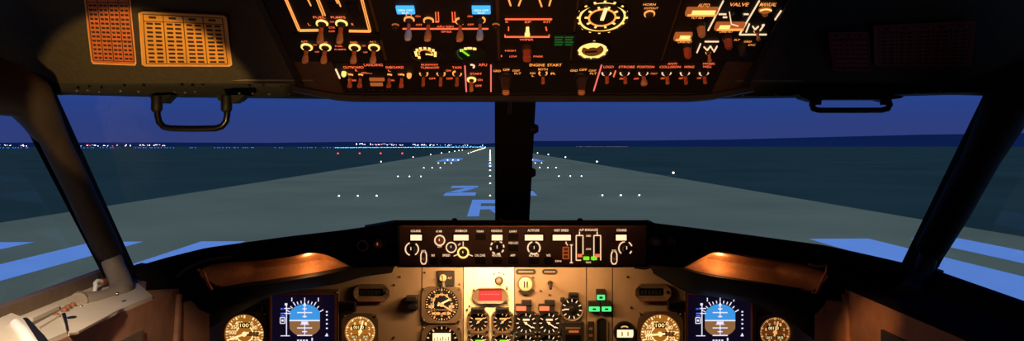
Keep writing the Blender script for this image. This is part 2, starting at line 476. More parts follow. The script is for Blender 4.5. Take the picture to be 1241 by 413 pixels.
# ceiling: upper shell and the sloping liner over each windshield
cl = MB().box(-1.1, 1.1, -.9, 1.16, CZ + .42, CZ + .47)
for sgn in (-1, 1):
    a = lambda px: CX + sgn * (px - CX)
    x0, x1 = -1.12 * sgn, -.02 * sgn
    r0 = [Vector((x0, 1.26, CZ + .122)), Vector((x1, 1.30, CZ + .122))]
    r1 = [Vector((x0, 1.22, CZ + .17)), Vector((x1, 1.25, CZ + .17))]
    r2 = [Vector((x0, 1.15, CZ + .27)), Vector((x1, 1.18, CZ + .27))]
    r3 = [Vector((x0, 1.02, CZ + .44)), Vector((x1, 1.05, CZ + .44))]
    cl.loft([r0, r1, r2, r3], .012)
tag(cl.build('ceiling', M['liner'], None, True), 'dark ceiling lining sloping down to the windshield header', 'ceiling', kind='structure')
# header over the windows
hd = MB()
top = [(-60, 92), (70, 97), (200, 97), (400, 97), (620, 100), (840, 97), (1040, 97), (1170, 97), (1300, 92)]
bot = [(-60, 118), (70, 114.5), (200, 118), (400, 120), (620, 124), (840, 120), (1040, 118), (1170, 114.5), (1300, 118)]
Yh = [1.20, 1.285, 1.40, 1.52, 1.62, 1.52, 1.40, 1.285, 1.20]
rowsh = [[W(px, py, Y) + Vector((0, .03, .13)) for (px, py), Y in zip(top, Yh)],
         [W(px, py, Y) + Vector((0, -.035, 0)) for (px, py), Y in zip(top, Yh)],
         [W(px, py - 12, Y) + Vector((0, -.03, 0)) for (px, py), Y in zip(bot, Yh)],
         [W(px, py - 2, Y) + Vector((0, -.02, 0)) for (px, py), Y in zip(bot, Yh)],
         [W(px, py, Y) for (px, py), Y in zip(bot, Yh)],
         [W(px, py, Y) + Vector((0, .06, .004)) for (px, py), Y in zip(bot, Yh)]]
hd.loft(rowsh, -.004)
hdo = tag(hd.build('trim_1', M['frame'], None, True), 'dark header frame along the top of the windshields', 'trim', kind='structure')
# thin edge beads on the header and its fasteners
for seg in ([(60, 97), (200, 94.5), (300, 95.5), (385, 96)], [(885, 96.5), (960, 96), (1060, 96), (1170, 96)]):
    MB().tube([W(px, py + 3, 1.30) + Vector((0, -.03, 0)) for px, py in seg], .0022, 8).build('edge_bead', M['metal'], hdo, True)
for px, py in ((93, 110), (106, 109), (120, 111), (146, 110), (168, 111), (212, 111), (224, 112), (236, 111), (290, 113), (306, 113), (326, 114), (350, 114), (372, 114), (900, 115), (940, 114), (1110, 111), (1140, 110)):
    Yp = 1.285 + (abs(px - CX) < 555) * (555 - abs(px - CX)) / 420 * .20
    c = W(px, py, Yp - .034); MB().sphere(c, .0026, 8).build('fastener', M['screw'], hdo)
# outer skin above the header keeps the night out
MB().hull([Vector((-1.2, 1.1, CZ + .46)), Vector((1.2, 1.1, CZ + .46)), Vector((1.0, 1.66, CZ + .17)), Vector((-1.0, 1.66, CZ + .17))],
          [Vector((-1.2, 1.1, CZ + .49)), Vector((1.2, 1.1, CZ + .49)), Vector((1.0, 1.70, CZ + .20)), Vector((-1.0, 1.70, CZ + .20))]).build('roof_skin', M['frame'], hdo)

# centre post
cp = MB()
f0 = [W(599.5, 100, 1.60), W(650.5, 100, 1.60), W(641, 276, 1.92), W(600, 276, 1.92)]
cp.hull(f0, [p + Vector((0, .07, .01)) for p in f0])
post = tag(cp.build('trim_2', M['frame']), 'black centre post between the two windshields', 'trim', kind='structure')
b = MB()
for dx in (-1.3, 1.3):
    b.tube([W(619 + dx, 121, 1.63), W(617 + dx, 140, 1.665), W(618 + dx, 180, 1.735), W(617.5 + dx, 230, 1.83), W(618 + dx, 258, 1.88)], .0016, 6)
b.build('cable', M['metal'], post, True)
for px, py, Y in ((648, 156, 1.70), (645, 209, 1.80)):
    c = W(px, py, Y); MB().tube([c + Vector((-.012, 0, 0)), c, c + Vector((.009, 0, 0))], [.010, .013, .008], 10).build('stop_knob', M['black'], post, True)
MB().tube([W(606, 264, 1.87), W(609, 268, 1.865), W(612, 264, 1.87)], .002, 6).build('hook', M['metal'], post, True)

# side posts
def side_post(sgn, name, label):
    mx = lambda p: (p if sgn < 0 else 1241 - p)
    b = MB()
    pr = [(17, 128, 1.20), (66, 108, 1.28), (166, 330, 1.60), (134, 352, 1.52)] if sgn < 0 else [(-14, 118, 1.19), (46, 108, 1.28), (149, 320, 1.60), (112, 338, 1.52)]
    f = [W(mx(px), py, Y) for px, py, Y in pr]
    b.hull(f, [p + Vector((sgn * .032, .045, .005)) for p in f])
    return tag(b.build(name, M['frame']), label, 'trim', kind='structure')
pl = side_post(-1, 'trim_3', 'dark left window post with padded brown tube, beside the beige sill')
pr_ = side_post(1, 'trim_4', 'dark right window post slanting down to the unlit sill')
MB().tube([W(-30, 100, 1.10), W(10, 108, 1.13), W(34, 118, 1.16), W(48, 140, 1.20), W(58, 158, 1.235)], [.050, .044, .038, .031, .027], 16).build('padded_cover', M['leather'], pl, True)
MB().tube([W(57, 155, 1.23), W(62, 160, 1.24), W(66, 170, 1.255), W(96, 230, 1.35), W(124, 290, 1.45), W(132, 306, 1.48)], [.027, .024, .0235, .0245, .0265, .025], 16).build('padded_tube', M['leather'], pl, True)
MB().tube([W(130, 303, 1.475), W(134, 311, 1.485)], [.0255, .0245], 16).build('collar', M['black'], pl, True)
MB().tube([W(1300, 90, 1.08), W(1232, 112, 1.15), W(1216, 140, 1.20), W(1190, 190, 1.28), W(1155, 255, 1.38), W(1128, 302, 1.46)], [.045, .040, .036, .030, .030, .028], 16).build('padded_tube', M['soft'], pr_, True)
MB().tube([W(1129, 298, 1.45), W(1122, 322, 1.46), W(1106, 345, 1.44), W(1100, 360, 1.40)], [.018, .018, .020, .026], 14).build('post_foot', M['leather'], pr_, True)
# dark fillers added to block sky showing where the posts meet the glareshield
for sgn, po in ((-1, pl), (1, pr_)):
    mx = lambda p: p if sgn < 0 else 1241 - p
    f = [W(mx(px), py, 1.66) for px, py in ((158, 322.5), (166, 323.5), (178, 323), (215, 318), (225, 350), (160, 352))]
    MB().hull(f, [p + Vector((0, .05, 0)) for p in f]).build('corner_blocker', M['soft'], po)
# glass
def pane(name, label, pts):
    b = MB(); f = [W(*p) for p in pts]; n = (f[1] - f[0]).cross(f[2] - f[0]).normalized()
    if n.y < 0: n = -n
    b.hull(f, [p + n * .012 for p in f]); return tag(b.build(name, M['glass']), label, 'window', kind='structure')
pane('window_1', 'left front windshield pane', [(40, 106, 1.31), (612, 110, 1.67), (612, 280, 2.00), (150, 345, 1.62)])
pane('window_2', 'right front windshield pane', [(1212, 106, 1.31), (632, 110, 1.67), (632, 280, 2.00), (1102, 345, 1.62)])
pane('window_3', 'left side window pane beyond the padded post', [(-200, 105, .95), (50, 112, 1.26), (150, 345, 1.585), (-200, 470, .90)])
pane('window_4', 'right side window pane beyond the slanting post', [(1441, 105, .95), (1211, 110, 1.26), (1112, 335, 1.585), (1441, 470, .90)])

# side walls: the sill shelf and lining below it
def sidewall(sgn, name, label, m):
    X = lambda x: sgn * x
    b = MB()
    zs = CZ - .30
    pts = [(X(.70), 1.475, zs), (X(.90), 1.62, zs), (X(.86), 1.10, zs), (X(.84), .2, zs), (X(.70), .2, zs)]
    b.hull([Vector(p) for p in pts], [Vector((p[0], p[1], zs - .03)) for p in pts])
    pts = [(X(.70), .2), (X(.70), 1.475), (X(.66), 1.53), (X(.92), 1.66), (X(1.06), .2)]
    b.hull([Vector((p[0], p[1], 0)) for p in pts], [Vector((p[0], p[1], zs - .03)) for p in pts])
    b.box(min(X(.84), X(1.1)), max(X(.84), X(1.1)), -.9, .55, 0, CZ + .45)
    return tag(b.build(name, M[m]), label, 'wall', kind='structure')
wl = sidewall(-1, 'wall_left', 'left side wall with beige sill shelf under the side window', 'tan')
wr = sidewall(1, 'wall_right', 'right side wall with dark sill and tan lining', 'tan')
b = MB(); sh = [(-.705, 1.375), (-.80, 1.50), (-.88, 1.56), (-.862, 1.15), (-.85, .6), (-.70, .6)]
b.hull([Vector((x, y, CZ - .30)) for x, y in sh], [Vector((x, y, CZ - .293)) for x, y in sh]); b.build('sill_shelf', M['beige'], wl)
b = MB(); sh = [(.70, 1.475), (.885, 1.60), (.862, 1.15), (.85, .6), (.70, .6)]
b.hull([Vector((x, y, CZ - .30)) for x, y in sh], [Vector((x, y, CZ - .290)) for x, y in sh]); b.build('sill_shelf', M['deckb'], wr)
# lower frames of the side windows
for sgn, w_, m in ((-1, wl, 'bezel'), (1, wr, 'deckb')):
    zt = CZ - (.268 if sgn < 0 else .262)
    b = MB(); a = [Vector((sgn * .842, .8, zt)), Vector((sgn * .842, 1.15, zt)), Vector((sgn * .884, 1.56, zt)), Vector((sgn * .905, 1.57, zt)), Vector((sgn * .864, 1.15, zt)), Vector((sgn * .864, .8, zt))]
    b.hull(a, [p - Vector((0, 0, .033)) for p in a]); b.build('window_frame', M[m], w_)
# ribs in the lining of both walls
for sgn, w_ in ((-1, wl), (1, wr)):
    MB().tube([Vector((sgn * .699, 1.47, CZ - .31)), Vector((sgn * .697, 1.455, CZ - .40)), Vector((sgn * .699, 1.39, CZ - .62))], .008, 8).build('lining_rib', M['tan'], w_, True)
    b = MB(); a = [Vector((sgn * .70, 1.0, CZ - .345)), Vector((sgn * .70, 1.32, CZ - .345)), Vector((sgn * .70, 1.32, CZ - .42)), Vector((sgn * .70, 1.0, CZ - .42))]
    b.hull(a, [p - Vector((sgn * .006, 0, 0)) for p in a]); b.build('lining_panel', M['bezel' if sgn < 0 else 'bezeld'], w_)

# ---- things on the left sill
e = thing('window_post_bracket', 'bent beige metal bracket tube at the foot of the left window post', 'bracket', Matrix.Translation(W(140, 365, 1.36)))
inv = e.matrix_world.inverted()
def rel(o, pts): return [o.matrix_world.inverted() @ p for p in pts]
MB().tube(rel(e, [W(133, 308, 1.48), W(139, 325, 1.475), W(146, 340, 1.46), W(148, 351, 1.43), W(141, 360, 1.40), W(126, 364, 1.37), W(108, 364.5, 1.33), W(97, 363, 1.31)]),
          [.021, .0205, .021, .0225, .022, .020, .0175, .015], 16).build('tube', M['bracket'], e, True)
MB().tube(rel(e, [W(97, 361, 1.31), W(95, 364, 1.30)]), [.014, .0155], 14).build('knuckle', M['bracket'], e, True)
for px, py in ((98, 371), (142, 356)):
    c = rel(e, [W(px, py, 1.285)])[0]; MB().sphere(c, .0035, 8).build('bolt', M['screw'], e)
zs = CZ - .293
def deck(px, py, z=zs):
    d = Vector(((px - CX) / F, 1, (HY - py) / F)); t = (z - CZ) / d.z
    return Vector((d.x * t, d.y * t, z))
def slab(mb, o, pts, h, z=zs):
    a = rel(o, [deck(px, py, z) for px, py in pts]); return mb.hull(a, [p + Vector((0, 0, h)) for p in a])
e = thing('latch_plate', 'flat beige latch plate with black slots on the left sill', 'plate', Matrix.Translation(deck(110, 390)))
slab(MB(), e, [(74, 384), (96, 376), (150, 375), (140, 382), (92, 406), (83, 407)], .004).build('plate', M['beige'], e)
slab(MB(), e, [(75, 384), (79, 383), (83, 404), (82, 406)], .0065).build('slot', M['black'], e)
c = rel(e, [deck(87, 388)])[0]; MB().lathe(c.x, c.y, [(.007, 0), (.007, .006), (.005, .0065)], 16).build('hole', M['black'], e)
MB().tube(rel(e, [deck(84, 407) + Vector((0, 0, .003)), deck(94, 406) + Vector((0, 0, .003)), deck(118, 393) + Vector((0, 0, .003)), deck(147, 377) + Vector((0, 0, .003))]), .0022, 6).build('rim', M['bezel'], e)
e = thing('window_hook', 'small white curved hook with brass end at the base of left post', 'hook', Matrix.Translation(W(112, 360, 1.40)))
MB().tube(rel(e, [W(111, 361, 1.37), W(114, 355, 1.38), W(116, 348, 1.40), W(115.5, 343, 1.41), W(118, 340.5, 1.42), W(124, 341, 1.44)]), [.003, .0035, .004, .0042, .0045, .004], 10).build('stem', M['white'], e, True)
MB().tube(rel(e, [W(122, 341.5, 1.435), W(128, 341, 1.455), W(131, 340, 1.465)]), [.006, .0075, .005], 10).build('end_fitting', M['copper'], e, True)
e = thing('sill_tray', 'narrow open beige tray strip along the left sill beneath the window', 'tray', Matrix.Translation(deck(52, 381)))
slab(MB(), e, [(34, 389), (70, 373), (72, 376), (40, 391)], .008).build('outer_wall', M['beige'], e)
slab(MB(), e, [(42, 396), (73, 379), (76, 382), (48, 399)], .004).build('inner_wall', M['beige'], e)
slab(MB(), e, [(36, 390), (71, 375), (74, 379), (44, 396)], .0015).build('tray_bottom', M['bezel'], e)
e = thing('sill_pad', 'large pale beige armrest pad at the near end of left sill', 'pad', Matrix.Translation(deck(10, 400)))
a = [deck(-40, 402, zs + .02), deck(14, 379, zs + .02), deck(27, 384, zs + .02), deck(46, 413, zs + .02), deck(60, 440, zs + .02), deck(-40, 460, zs + .02)]
b = MB(); b.hull(rel(e, [Vector((p.x, p.y, zs)) for p in a]), rel(e, a)); b.build('cushion', M['beige'], e)
MB().tube(rel(e, [deck(18, 391, zs + .022), deck(27, 401, zs + .022), deck(38, 417, zs + .022), deck(52, 440, zs + .022)]), [.007, .008, .008, .008], 10, .8).build('edge_strip', M['white'], e, True)
MB().tube(rel(e, [deck(30, 389, zs + .015), deck(50, 411, zs + .015), deck(66, 434, zs + .015)]), [.006, .006, .006], 10).build('seal', M['black'], e, True)
for k, (px, py) in enumerate(((68, 384), (78, 377), (82, 374), (88, 371))):
    c = deck(px, py); e = thing('sill_bolt', ('small bolt on left sill, nearest the pad', 'small bolt on left sill, second from the pad', 'small bolt on left sill, third from the pad', 'small bolt on left sill, closest to the bracket')[k], 'bolt', Matrix.Translation(c), 'bolts on the left sill')
    MB().lathe(0, 0, [(.0055, 0), (.0055, .004), (.003, .007)], 10).build('head', M['copper'], e)
    MB().lathe(0, 0, [(.008, 0), (.008, .0015)], 12).build('washer', M['bezel'], e)
MB().box(.80, 1.02, 1.66, 1.86, CZ - .37, CZ - .335, .004).build('outer_skin', M['frame'], pr_)
# wiper parked outside the right windshield
e = thing('wiper', 'small dark windshield wiper arm outside at the foot of right post', 'wiper', Matrix.Translation(W(1132, 324, 1.75)))
MB().tube(rel(e, [W(1120, 334, 1.72), W(1130, 325, 1.74), W(1142, 329, 1.76)]), .004, 8).build('arm', M['black'], e, True)
MB().tube(rel(e, [W(1126, 326, 1.74), W(1131, 320, 1.74), W(1136, 321, 1.75)]), [.007, .009, .006], 8).build('pivot', M['black'], e, True)

# ==================================================================== GLARESHIELD
def resample(pl, n):
    xs = [p[0] for p in pl]; out = []
    for i in range(n):
        x = xs[0] + (xs[-1] - xs[0]) * i / (n - 1)
        for (a, b) in zip(pl, pl[1:]):
            if min(a[0], b[0]) - 1e-6 <= x <= max(a[0], b[0]) + 1e-6:
                t = (x - a[0]) / (b[0] - a[0]) if b[0] != a[0] else 0; out.append((x, a[1] + (b[1] - a[1]) * t)); break
    # soften the corners
    return [out[0]] + [(q[0], (p[1] + 2 * q[1] + r[1]) / 4) for p, q, r in zip(out, out[1:], out[2:])] + [out[-1]]

def curve(pl, ya, yb, n=40):
    """points along a pixel line, at depth ya at its outer end, yb at its inner end"""
    return [W(px, py, ya + (yb - ya) * i / (n - 1)) for i, (px, py) in enumerate(resample(pl, n))]

gs = thing('glareshield', 'black glareshield spanning both sides under the windshields', 'glareshield', Matrix.Translation((0, 1.6, CZ - .2)))
def gpart(name, mb, m, smooth=True, label=None, parent=None):
    o = MB(); o.v = [gs.matrix_world.inverted() @ v for v in mb.v]; o.f = mb.f
    return o.build(name, M[m], parent or gs, smooth, label)
sides = {
    'l': dict(top=[(167, 322), (172, 320.5), (205, 311), (250, 300), (330, 289), (400, 281), (477, 270)],
              ptop=[(243, 331), (247, 321), (281, 316.5), (316, 315.5), (354, 311), (375, 305.5), (399, 309), (411, 316), (428, 324)],
              pbot=[(243, 334), (256, 351), (264, 352.5), (316, 346), (368, 338), (402, 332), (428, 325.5)],
              band=[(170, 341), (200, 331), (243, 316), (300, 304), (354, 302), (375, 299), (410, 304), (440, 316), (476, 322)],
              low=[(182, 420), (200, 420), (226, 410), (270, 385), (330, 353.5), (410, 341), (440, 332), (476, 325)],
              lowt=[(180, 340), (200, 336), (243, 335), (256, 351), (264, 352.5), (316, 346), (368, 338), (402, 332), (428, 325.5), (476, 322)]),
    'r': dict(top=[(1110, 322), (1090, 317), (1050, 308), (1000, 297), (900, 283.5), (850, 277), (791, 270)],
              ptop=[(1004, 333), (1000, 329), (975, 321), (923, 312.5), (884, 305), (864, 303), (848, 311), (823, 325)],
              pbot=[(1004, 336), (990, 352), (988, 354), (940, 347), (888, 340), (850, 334), (823, 326)],
              band=[(1110, 345), (1050, 330), (1004, 322), (960, 312), (900, 302), (864, 297), (840, 304), (820, 318), (792, 322)],
              low=[(1110, 440), (1030, 435), (992, 413), (958, 386), (913, 363), (833, 352), (792, 328)],
              lowt=[(1110, 345), (1050, 338), (1004, 336), (990, 352), (988, 354), (940, 347), (888, 340), (850, 334), (823, 326), (792, 322)]),
}
for k, s in sides.items():
    n = 44
    A = curve(s['top'], 1.46, 1.55, n)
    B = curve(s['band'], 1.45, 1.555, n)
    back = [p + Vector((0, .12, -.010)) for p in A]; back2 = [p + Vector((0, .42, -.13)) for p in A]
    roll = [p + Vector((0, -.006, -.004)) for p in A]
    mid = [(a * .5 + q * .5) + Vector((0, -.014, 0)) for a, q in zip(A, B)]
    hood = gpart('hood', MB().loft([back2, back, A, roll, mid, B, [p + Vector((0, .05, .004)) for p in B]], .008), 'soft')
    # recess: a hollow lined with brown vinyl behind the lip
    n = 40
    T = curve(s['ptop'], 1.475, 1.545, n); Bt = curve(s['pbot'], 1.475, 1.545, n)
    rows_ = []
    for j in range(9):
        t = j / 8; bow = math.sin(math.pi * t) ** .7
        rows_.append([(a * (1 - t) + q * t) + Vector((0, .075 * bow * min(1, 4 * i / n, 4 * (n - 1 - i) / n) , 0)) for i, (a, q) in enumerate(zip(T, Bt))])
    gpart('recess_lining', MB().loft(rows_, -.004 if k == 'l' else .004), 'pocket')
    # face between hood edge and recess, and lip below it
    gpart('recess_brow', MB().loft([[p + Vector((0, .004, 0)) for p in curve(s['band'], 1.45, 1.555, n)][3:-2] , [p + Vector((0, .0, 0)) for p in curve([(x, min(y, 400)) for x, y in ([(s['band'][0][0], s['lowt'][0][1] - 3)] + [(s['ptop'][0][0] + (-6 if k == 'l' else 6), s['ptop'][0][1])] + s['ptop'] + [(476 if k == 'l' else 792, 321)])], 1.46, 1.55, n)][3:-2]], .006), 'soft')
    LT = curve(s['lowt'], 1.46, 1.55, n); LO = curve(s['low'], 1.56, 1.765, n)
    midl = [(a * .55 + q * .45) + Vector((0, -.02, -.004)) for a, q in zip(LT, LO)]
    gpart('lower_lip', MB().loft([[p + Vector((0, .03, 0)) for p in LT], LT, midl, LO], .006), 'soft')
    # piping at the left hood end, and a modelled highlight line at the right
    if k == 'l':
        gpart('piping_highlight', MB().tube([W(214, 336, 1.43), W(224, 327, 1.435), W(243, 317, 1.44), W(262, 313, 1.45), (W(281, 311.5, 1.455))], .0028, 8), 'leather')
        gpart('recess_hook', MB().tube([W(240, 326, 1.45), W(247, 331, 1.45), W(251, 342, 1.455), W(257, 351, 1.46)], [.003, .004, .0035, .003], 8), 'copper')
    else:
        gpart('recess_bracket', MB().tube([W(980, 320, 1.45), W(992, 323, 1.45), W(1002, 321, 1.45), W(1001, 330, 1.45), W(994, 345, 1.455), W(989, 355, 1.46), W(984, 354, 1.46)], .0026, 8), 'copper')
        gpart('piping_highlight', MB().tube([W(769, 324, 1.50), W(780, 325, 1.50), W(792, 323, 1.49), W(808, 323.5, 1.49)], [.002, .003, .003, .002], 8), 'copper')  # pale highlight on the edge, modelled as a copper strip
# underside joins the hood to the instrument panel
gpart('underside', MB().box(-.36, .37, 1.60, 1.84, CZ - .262, CZ - .250), 'soft', False)
gpart('gap_blocker', MB().box((470 - CX) * 1.6 / F, (802 - CX) * 1.6 / F, 1.590, 1.598, CZ - .272, CZ - .185), 'soft', False)  # added plate blocks sky showing beside the control panel
for xa_, xb_ in ((385, 446), (806, 856)):
    gpart('gap_blocker', MB().box((xa_ - CX) * 1.7 / F, (xb_ - CX) * 1.7 / F, 1.70, 1.708, CZ - .302, CZ - .258), 'soft', False)  # added plates block sky showing at the recess tips
gpart('centre_deck', MB().hull([W(478, 266.5, 1.545), W(786, 266.5, 1.545), Vector((.42, 2.0, CZ - .225)), Vector((-.42, 2.0, CZ - .225))],
                               [W(478, 270, 1.545), W(786, 270, 1.545), Vector((.42, 2.0, CZ - .26)), Vector((-.42, 2.0, CZ - .26))]), 'soft', False)
for px in (551, 703):
    gpart('deck_clip', MB().sphere(W(px, 266, 1.56), .006, 10, .6), 'black')

# lamps and knobs on the glareshield faces
def maplamp(px, py, Y, label):
    e = thing('map_lamp', label, 'lamp', Matrix.Translation(W(px, py, Y)))
    MB().lathe(0, 0, [(.012, .004), (.020, .001), (.022, -.002), (.020, -.003)], 20, .7).build('shade', M['black'], e, True)
    MB().sphere((0, 0, -.003), .006, 12, .5).build('bulb', M['L_bulb'], e, True)
    return e
maplamp(373, 303, 1.578, 'small warm lamp under the brow of the left glareshield recess')
maplamp(872, 301, 1.578, 'small warm lamp under the brow of the right glareshield recess')
GP = Plane((0, 1.515, CZ), (0, 0, 1))
o = On('indicator_lamp', 'pale ringed push lamp on the black shield left of the control panel', 'lamp', GP, 440, 297.5)
o.part('ring', MB().arc(0, 0, .0095, .0125, 0, 360, -.004, .004, 24), 'metal'); o.part('lens', MB().lathe(0, 0, [(.0095, -.012), (.0095, .000), (.006, .003)], 20), 'gloss', None, True)
o = On('rotary_selector', 'small copper knob right beside the pale ringed push lamp', 'knob', GP, 459, 296)
o.part('skirt', MB().lathe(0, 0, [(.012, -.012), (.012, .002), (.009, .004)], 20), 'bezeld', None, True); o.part('grip', MB().lathe(0, 0, [(.007, .003), (.0065, .013), (.004, .015)], 16), 'copper', None, True)
o.part('pointer', MB().box(-.001, .001, 0, .006, .015, .016), 'L_copper')
o = On('rotary_selector', 'dim round knob on the black shield right of the control panel', 'knob', GP, 795, 293)
o.part('skirt', MB().lathe(0, 0, [(.012, -.012), (.012, .002), (.009, .004)], 20), 'bezeld', None, True); o.part('grip', MB().lathe(0, 0, [(.0075, .003), (.007, .012), (.004, .014)], 16), 'bezel', None, True)
o = On('rotary_selector', 'second dim knob further right on the black shield, by the recess', 'knob', GP, 814, 294)
o.part('skirt', MB().lathe(0, 0, [(.011, -.012), (.011, .002), (.008, .004)], 20), 'bezeld', None, True); o.part('grip', MB().lathe(0, 0, [(.007, .003), (.0065, .010), (.004, .012)], 16), 'bezeld', None, True)

# ==================================================================== MODE CONTROL PANEL
o = On('mode_control_panel', 'long lit control panel with cream windows and knobs on the centre glareshield', 'control panel', MCP, 634, 296)
b = MB(); o.rect(b, 481, 787, 274, 324, -.030, -.002); o.part('body', b, 'black')
b = MB(); o.rect(b, 484, 783, 272.5, 321.5, -.002, .001, .0008); o.part('faceplate', b, 'mcpface')
b = MB(); o.ln(b, (487, 274), (771, 274), 1.1, .0008, .003); o.part('edge_light', b, 'copper')
for x0, x1 in ((497.7, 511.6), (550, 568), (596, 609), (636, 658), (669.7, 691.6), (746, 759)):
    b = MB(); P0 = o.p(x0 - 1.2, 292.2); P1 = o.p(x1 + 1.2, 282); Q0 = o.p(x0, 291); Q1 = o.p(x1, 284)
    b.loop([(P0[0], P0[1]), (P1[0], P0[1]), (P1[0], P1[1]), (P0[0], P1[1])], [(Q0[0], Q0[1]), (Q1[0], Q0[1]), (Q1[0], Q1[1]), (Q0[0], Q1[1])], .0005, .005)
    w = o.part('display_window', b, 'black')
    b = MB(); o.rect(b, x0, x1, 284, 291, .0005, .002); o.part('lit_face', b, 'L_win', w)
for s, px, py, w, h in (('COURSE', 504, 279.6, 12, 2.6), ('A/T ARM', 532, 280, 7, 2.6), ('IAS/MACH', 559, 279.4, 14, 2.8), ('VNAV', 582, 280, 9, 2.6), ('HEADING', 602, 279.4, 13, 2.8), ('LNAV', 622, 280, 9, 2.6),
                        ('ALTITUDE', 646.5, 278.8, 14, 2.8), ('VERT SPEED', 680, 278.8, 18, 2.8), ('A/P ENGAGE', 713, 278.2, 23, 2.8), ('COURSE', 753, 278.6, 12, 2.8), ('N1', 525, 309, 3.5, 3), ('SPEED', 541, 309, 9, 2.8),
                        ('LVL CHG', 582, 309, 12, 2.8), ('HDG SEL', 602, 309, 11, 2.8), ('VOR LOC', 622, 294, 12, 2.6), ('APP', 621.4, 309, 6, 2.6), ('ALT HLD', 647, 309, 12, 3), ('V/S', 664.5, 309, 5, 3), ('DN', 676.5, 316, 7, 2),
                        ('CMD', 713, 285.4, 6, 2.2), ('CWS', 713, 301.5, 6, 2.2), ('DISENGAGE', 713, 317.5, 6, 2), ('OFF', 533, 298.5, 5, 2.4), ('F/D', 513.6, 304, 5, 2.6), ('F/D', 744, 303.5, 5, 2.6)):
    o.txt(b, s, px, py, w, h)
o.parts('lettering', b, 'L_cream')
def mknob(px, py, r, arcs, m='L_cream', km='knob', d=.016, rim=1.3):
    x, y = o.p(px, py); r_ = r * o.m
    k = o.part('knob', MB().lathe(x, y, [(r_ * .78, .001), (r_ * .74, .004), (r_ * .6, .005), (r_ * .55, d), (r_ * .4, d + .002)], 24), km, None, True)
    b = MB()
    for a0, a1 in arcs: b.arc(x, y, r_, r_ + rim * o.m, a0, a1, .0005, .0026, 18)
    o.part('lit_ring', b, m, k)
    o.part('pointer', MB().box(x - .0008, x + .0008, y, y + r_ * .5, d + .002, d + .003), m, k)
mknob(499.4, 301.5, 7.2, ((110, 250), (-60, 55)))
mknob(757.8, 300.5, 7.4, ((95, 230), (20, 60), (-50, -25)))
mknob(533, 291, 5.2, ((0, 360),), 'L_cream', 'stem', .008, 1.5)
mknob(547, 299.5, 5.4, ((0, 360),), 'L_cream', 'face', .006, 1.3)
mknob(561.4, 305.7, 5.2, ((0, 360),), 'L_yel', 'face', .01, 2.0)
mknob(602.6, 299.5, 7.2, tuple((a, a + 24) for a in range(0, 360, 45)), 'L_cream', 'knob', .014, 1.6)
mknob(647, 300, 6.6, ((-40, 75), (105, 220), (235, 305)), 'L_cream', 'knob', .015, 1.6)
for x0, x1, y0, y1 in ((576.5, 588.5, 283.7, 290.3), (616, 628, 283.7, 290.3), (616, 628, 297, 303.6), (535, 547, 312, 319.5), (576, 588, 312, 319.5), (616, 628, 312, 319.5), (641, 653, 312, 319.5), (659, 670, 312, 319.5), (520, 530, 312, 319.5), (597, 608, 312, 319.5)):
    b = MB(); o.rect(b, x0, x1, y0, y1, .0005, .006, .0008); o.part('push_button', b, 'black')
b = MB()
for a, q in (((561.4, 298), (561.4, 292)), ((556, 307.5), (550, 310)), ((567, 307.5), (573, 310)), ((692.3, 296.5), (692.3, 318)), ((690.7, 296.5), (694, 296.5)), ((690.5, 318), (694.2, 318)), ((555.5, 297), (558, 294.5)),
             ((686, 291), (686, 294)), ((647, 289), (647, 292)), ((685.5, 294), (688, 297))): o.ln(b, a, q, 1.0)
for x0, x1 in ((698.2, 706.4), (719.6, 727.8)):
    for a, q in (((x0, 285), (x0, 315)), ((x1, 285), (x1, 308)), ((x0, 285), (x1, 285)), ((x0 + 4, 280.5), (x0 + 4, 285))): o.ln(b, a, q, 1.1)
o.ln(b, (698.2, 315), (704, 315), 1.1); o.ln(b, (727.8, 308), (727.8, 315), 1.1)
o.parts('marking', b, 'L_cream')
for x0 in (699.8, 721.2):
    b = MB(); o.rect(b, x0, x0 + 5, 287, 307, .0005, .004, .0006); pb = o.part('engage_paddle', b, 'face')
    b = MB(); o.rect(b, x0, x0 + 5.4, 307.5, 311, .0005, .004); o.part('lit_caption', b, 'L_red', pb)
for x0 in (706.8, 716.2):
    b = MB(); o.rect(b, x0, x0 + 7, 310.5, 314.5, .0005, .006, .0008); o.part('green_light', b, 'L_lime')
# thumbwheel and the two bottle shaped toggles
b = MB(); o.rect(b, 682.2, 688.6, 298, 313.5, .0005, .006, .001); tw = o.part('thumbwheel', b, 'stem')
b = MB()
for y in (299, 303.5, 308, 312.8): o.ln(b, (682, y), (689, y), .9, .004, .0068)
for x in (682, 689): o.ln(b, (x, 299), (x, 312.8), .9, .004, .0068)
o.part('wheel_ridge', b, 'L_copper', tw)
for px in (513.6, 744):
    x, y = o.p(px, 312); m_ = o.m
    sw = o.part('toggle_switch', MB().lathe(x, y, [(2.6 * m_, .001), (2.4 * m_, .006), (1.6 * m_, .008)], 16), 'knob', None, True)
    o.part('lever', MB().tube([(x, y, .006), (x, y - .004, .02)], [.0022, .0032], 10), 'stem', sw, True)
    b = MB()
    outl = [(px - 3.4, 308), (px - 2, 304.5), (px + 2, 304.5), (px + 3.4, 308), (px + 3.4, 316), (px + 1.8, 319.5), (px - 1.8, 319.5), (px - 3.4, 316)]
    for a, q in zip(outl, outl[1:] + outl[:1]):
        if a[1] > 305 or q[1] > 305: o.ln(b, a, q, 1.2)
    o.part('lit_outline', b, 'L_cream', sw)
screws(o, ((488, 276.5), (488, 317), (522, 284), (543, 284), (734, 284), (778, 277), (778, 317)), 1.2, .002)

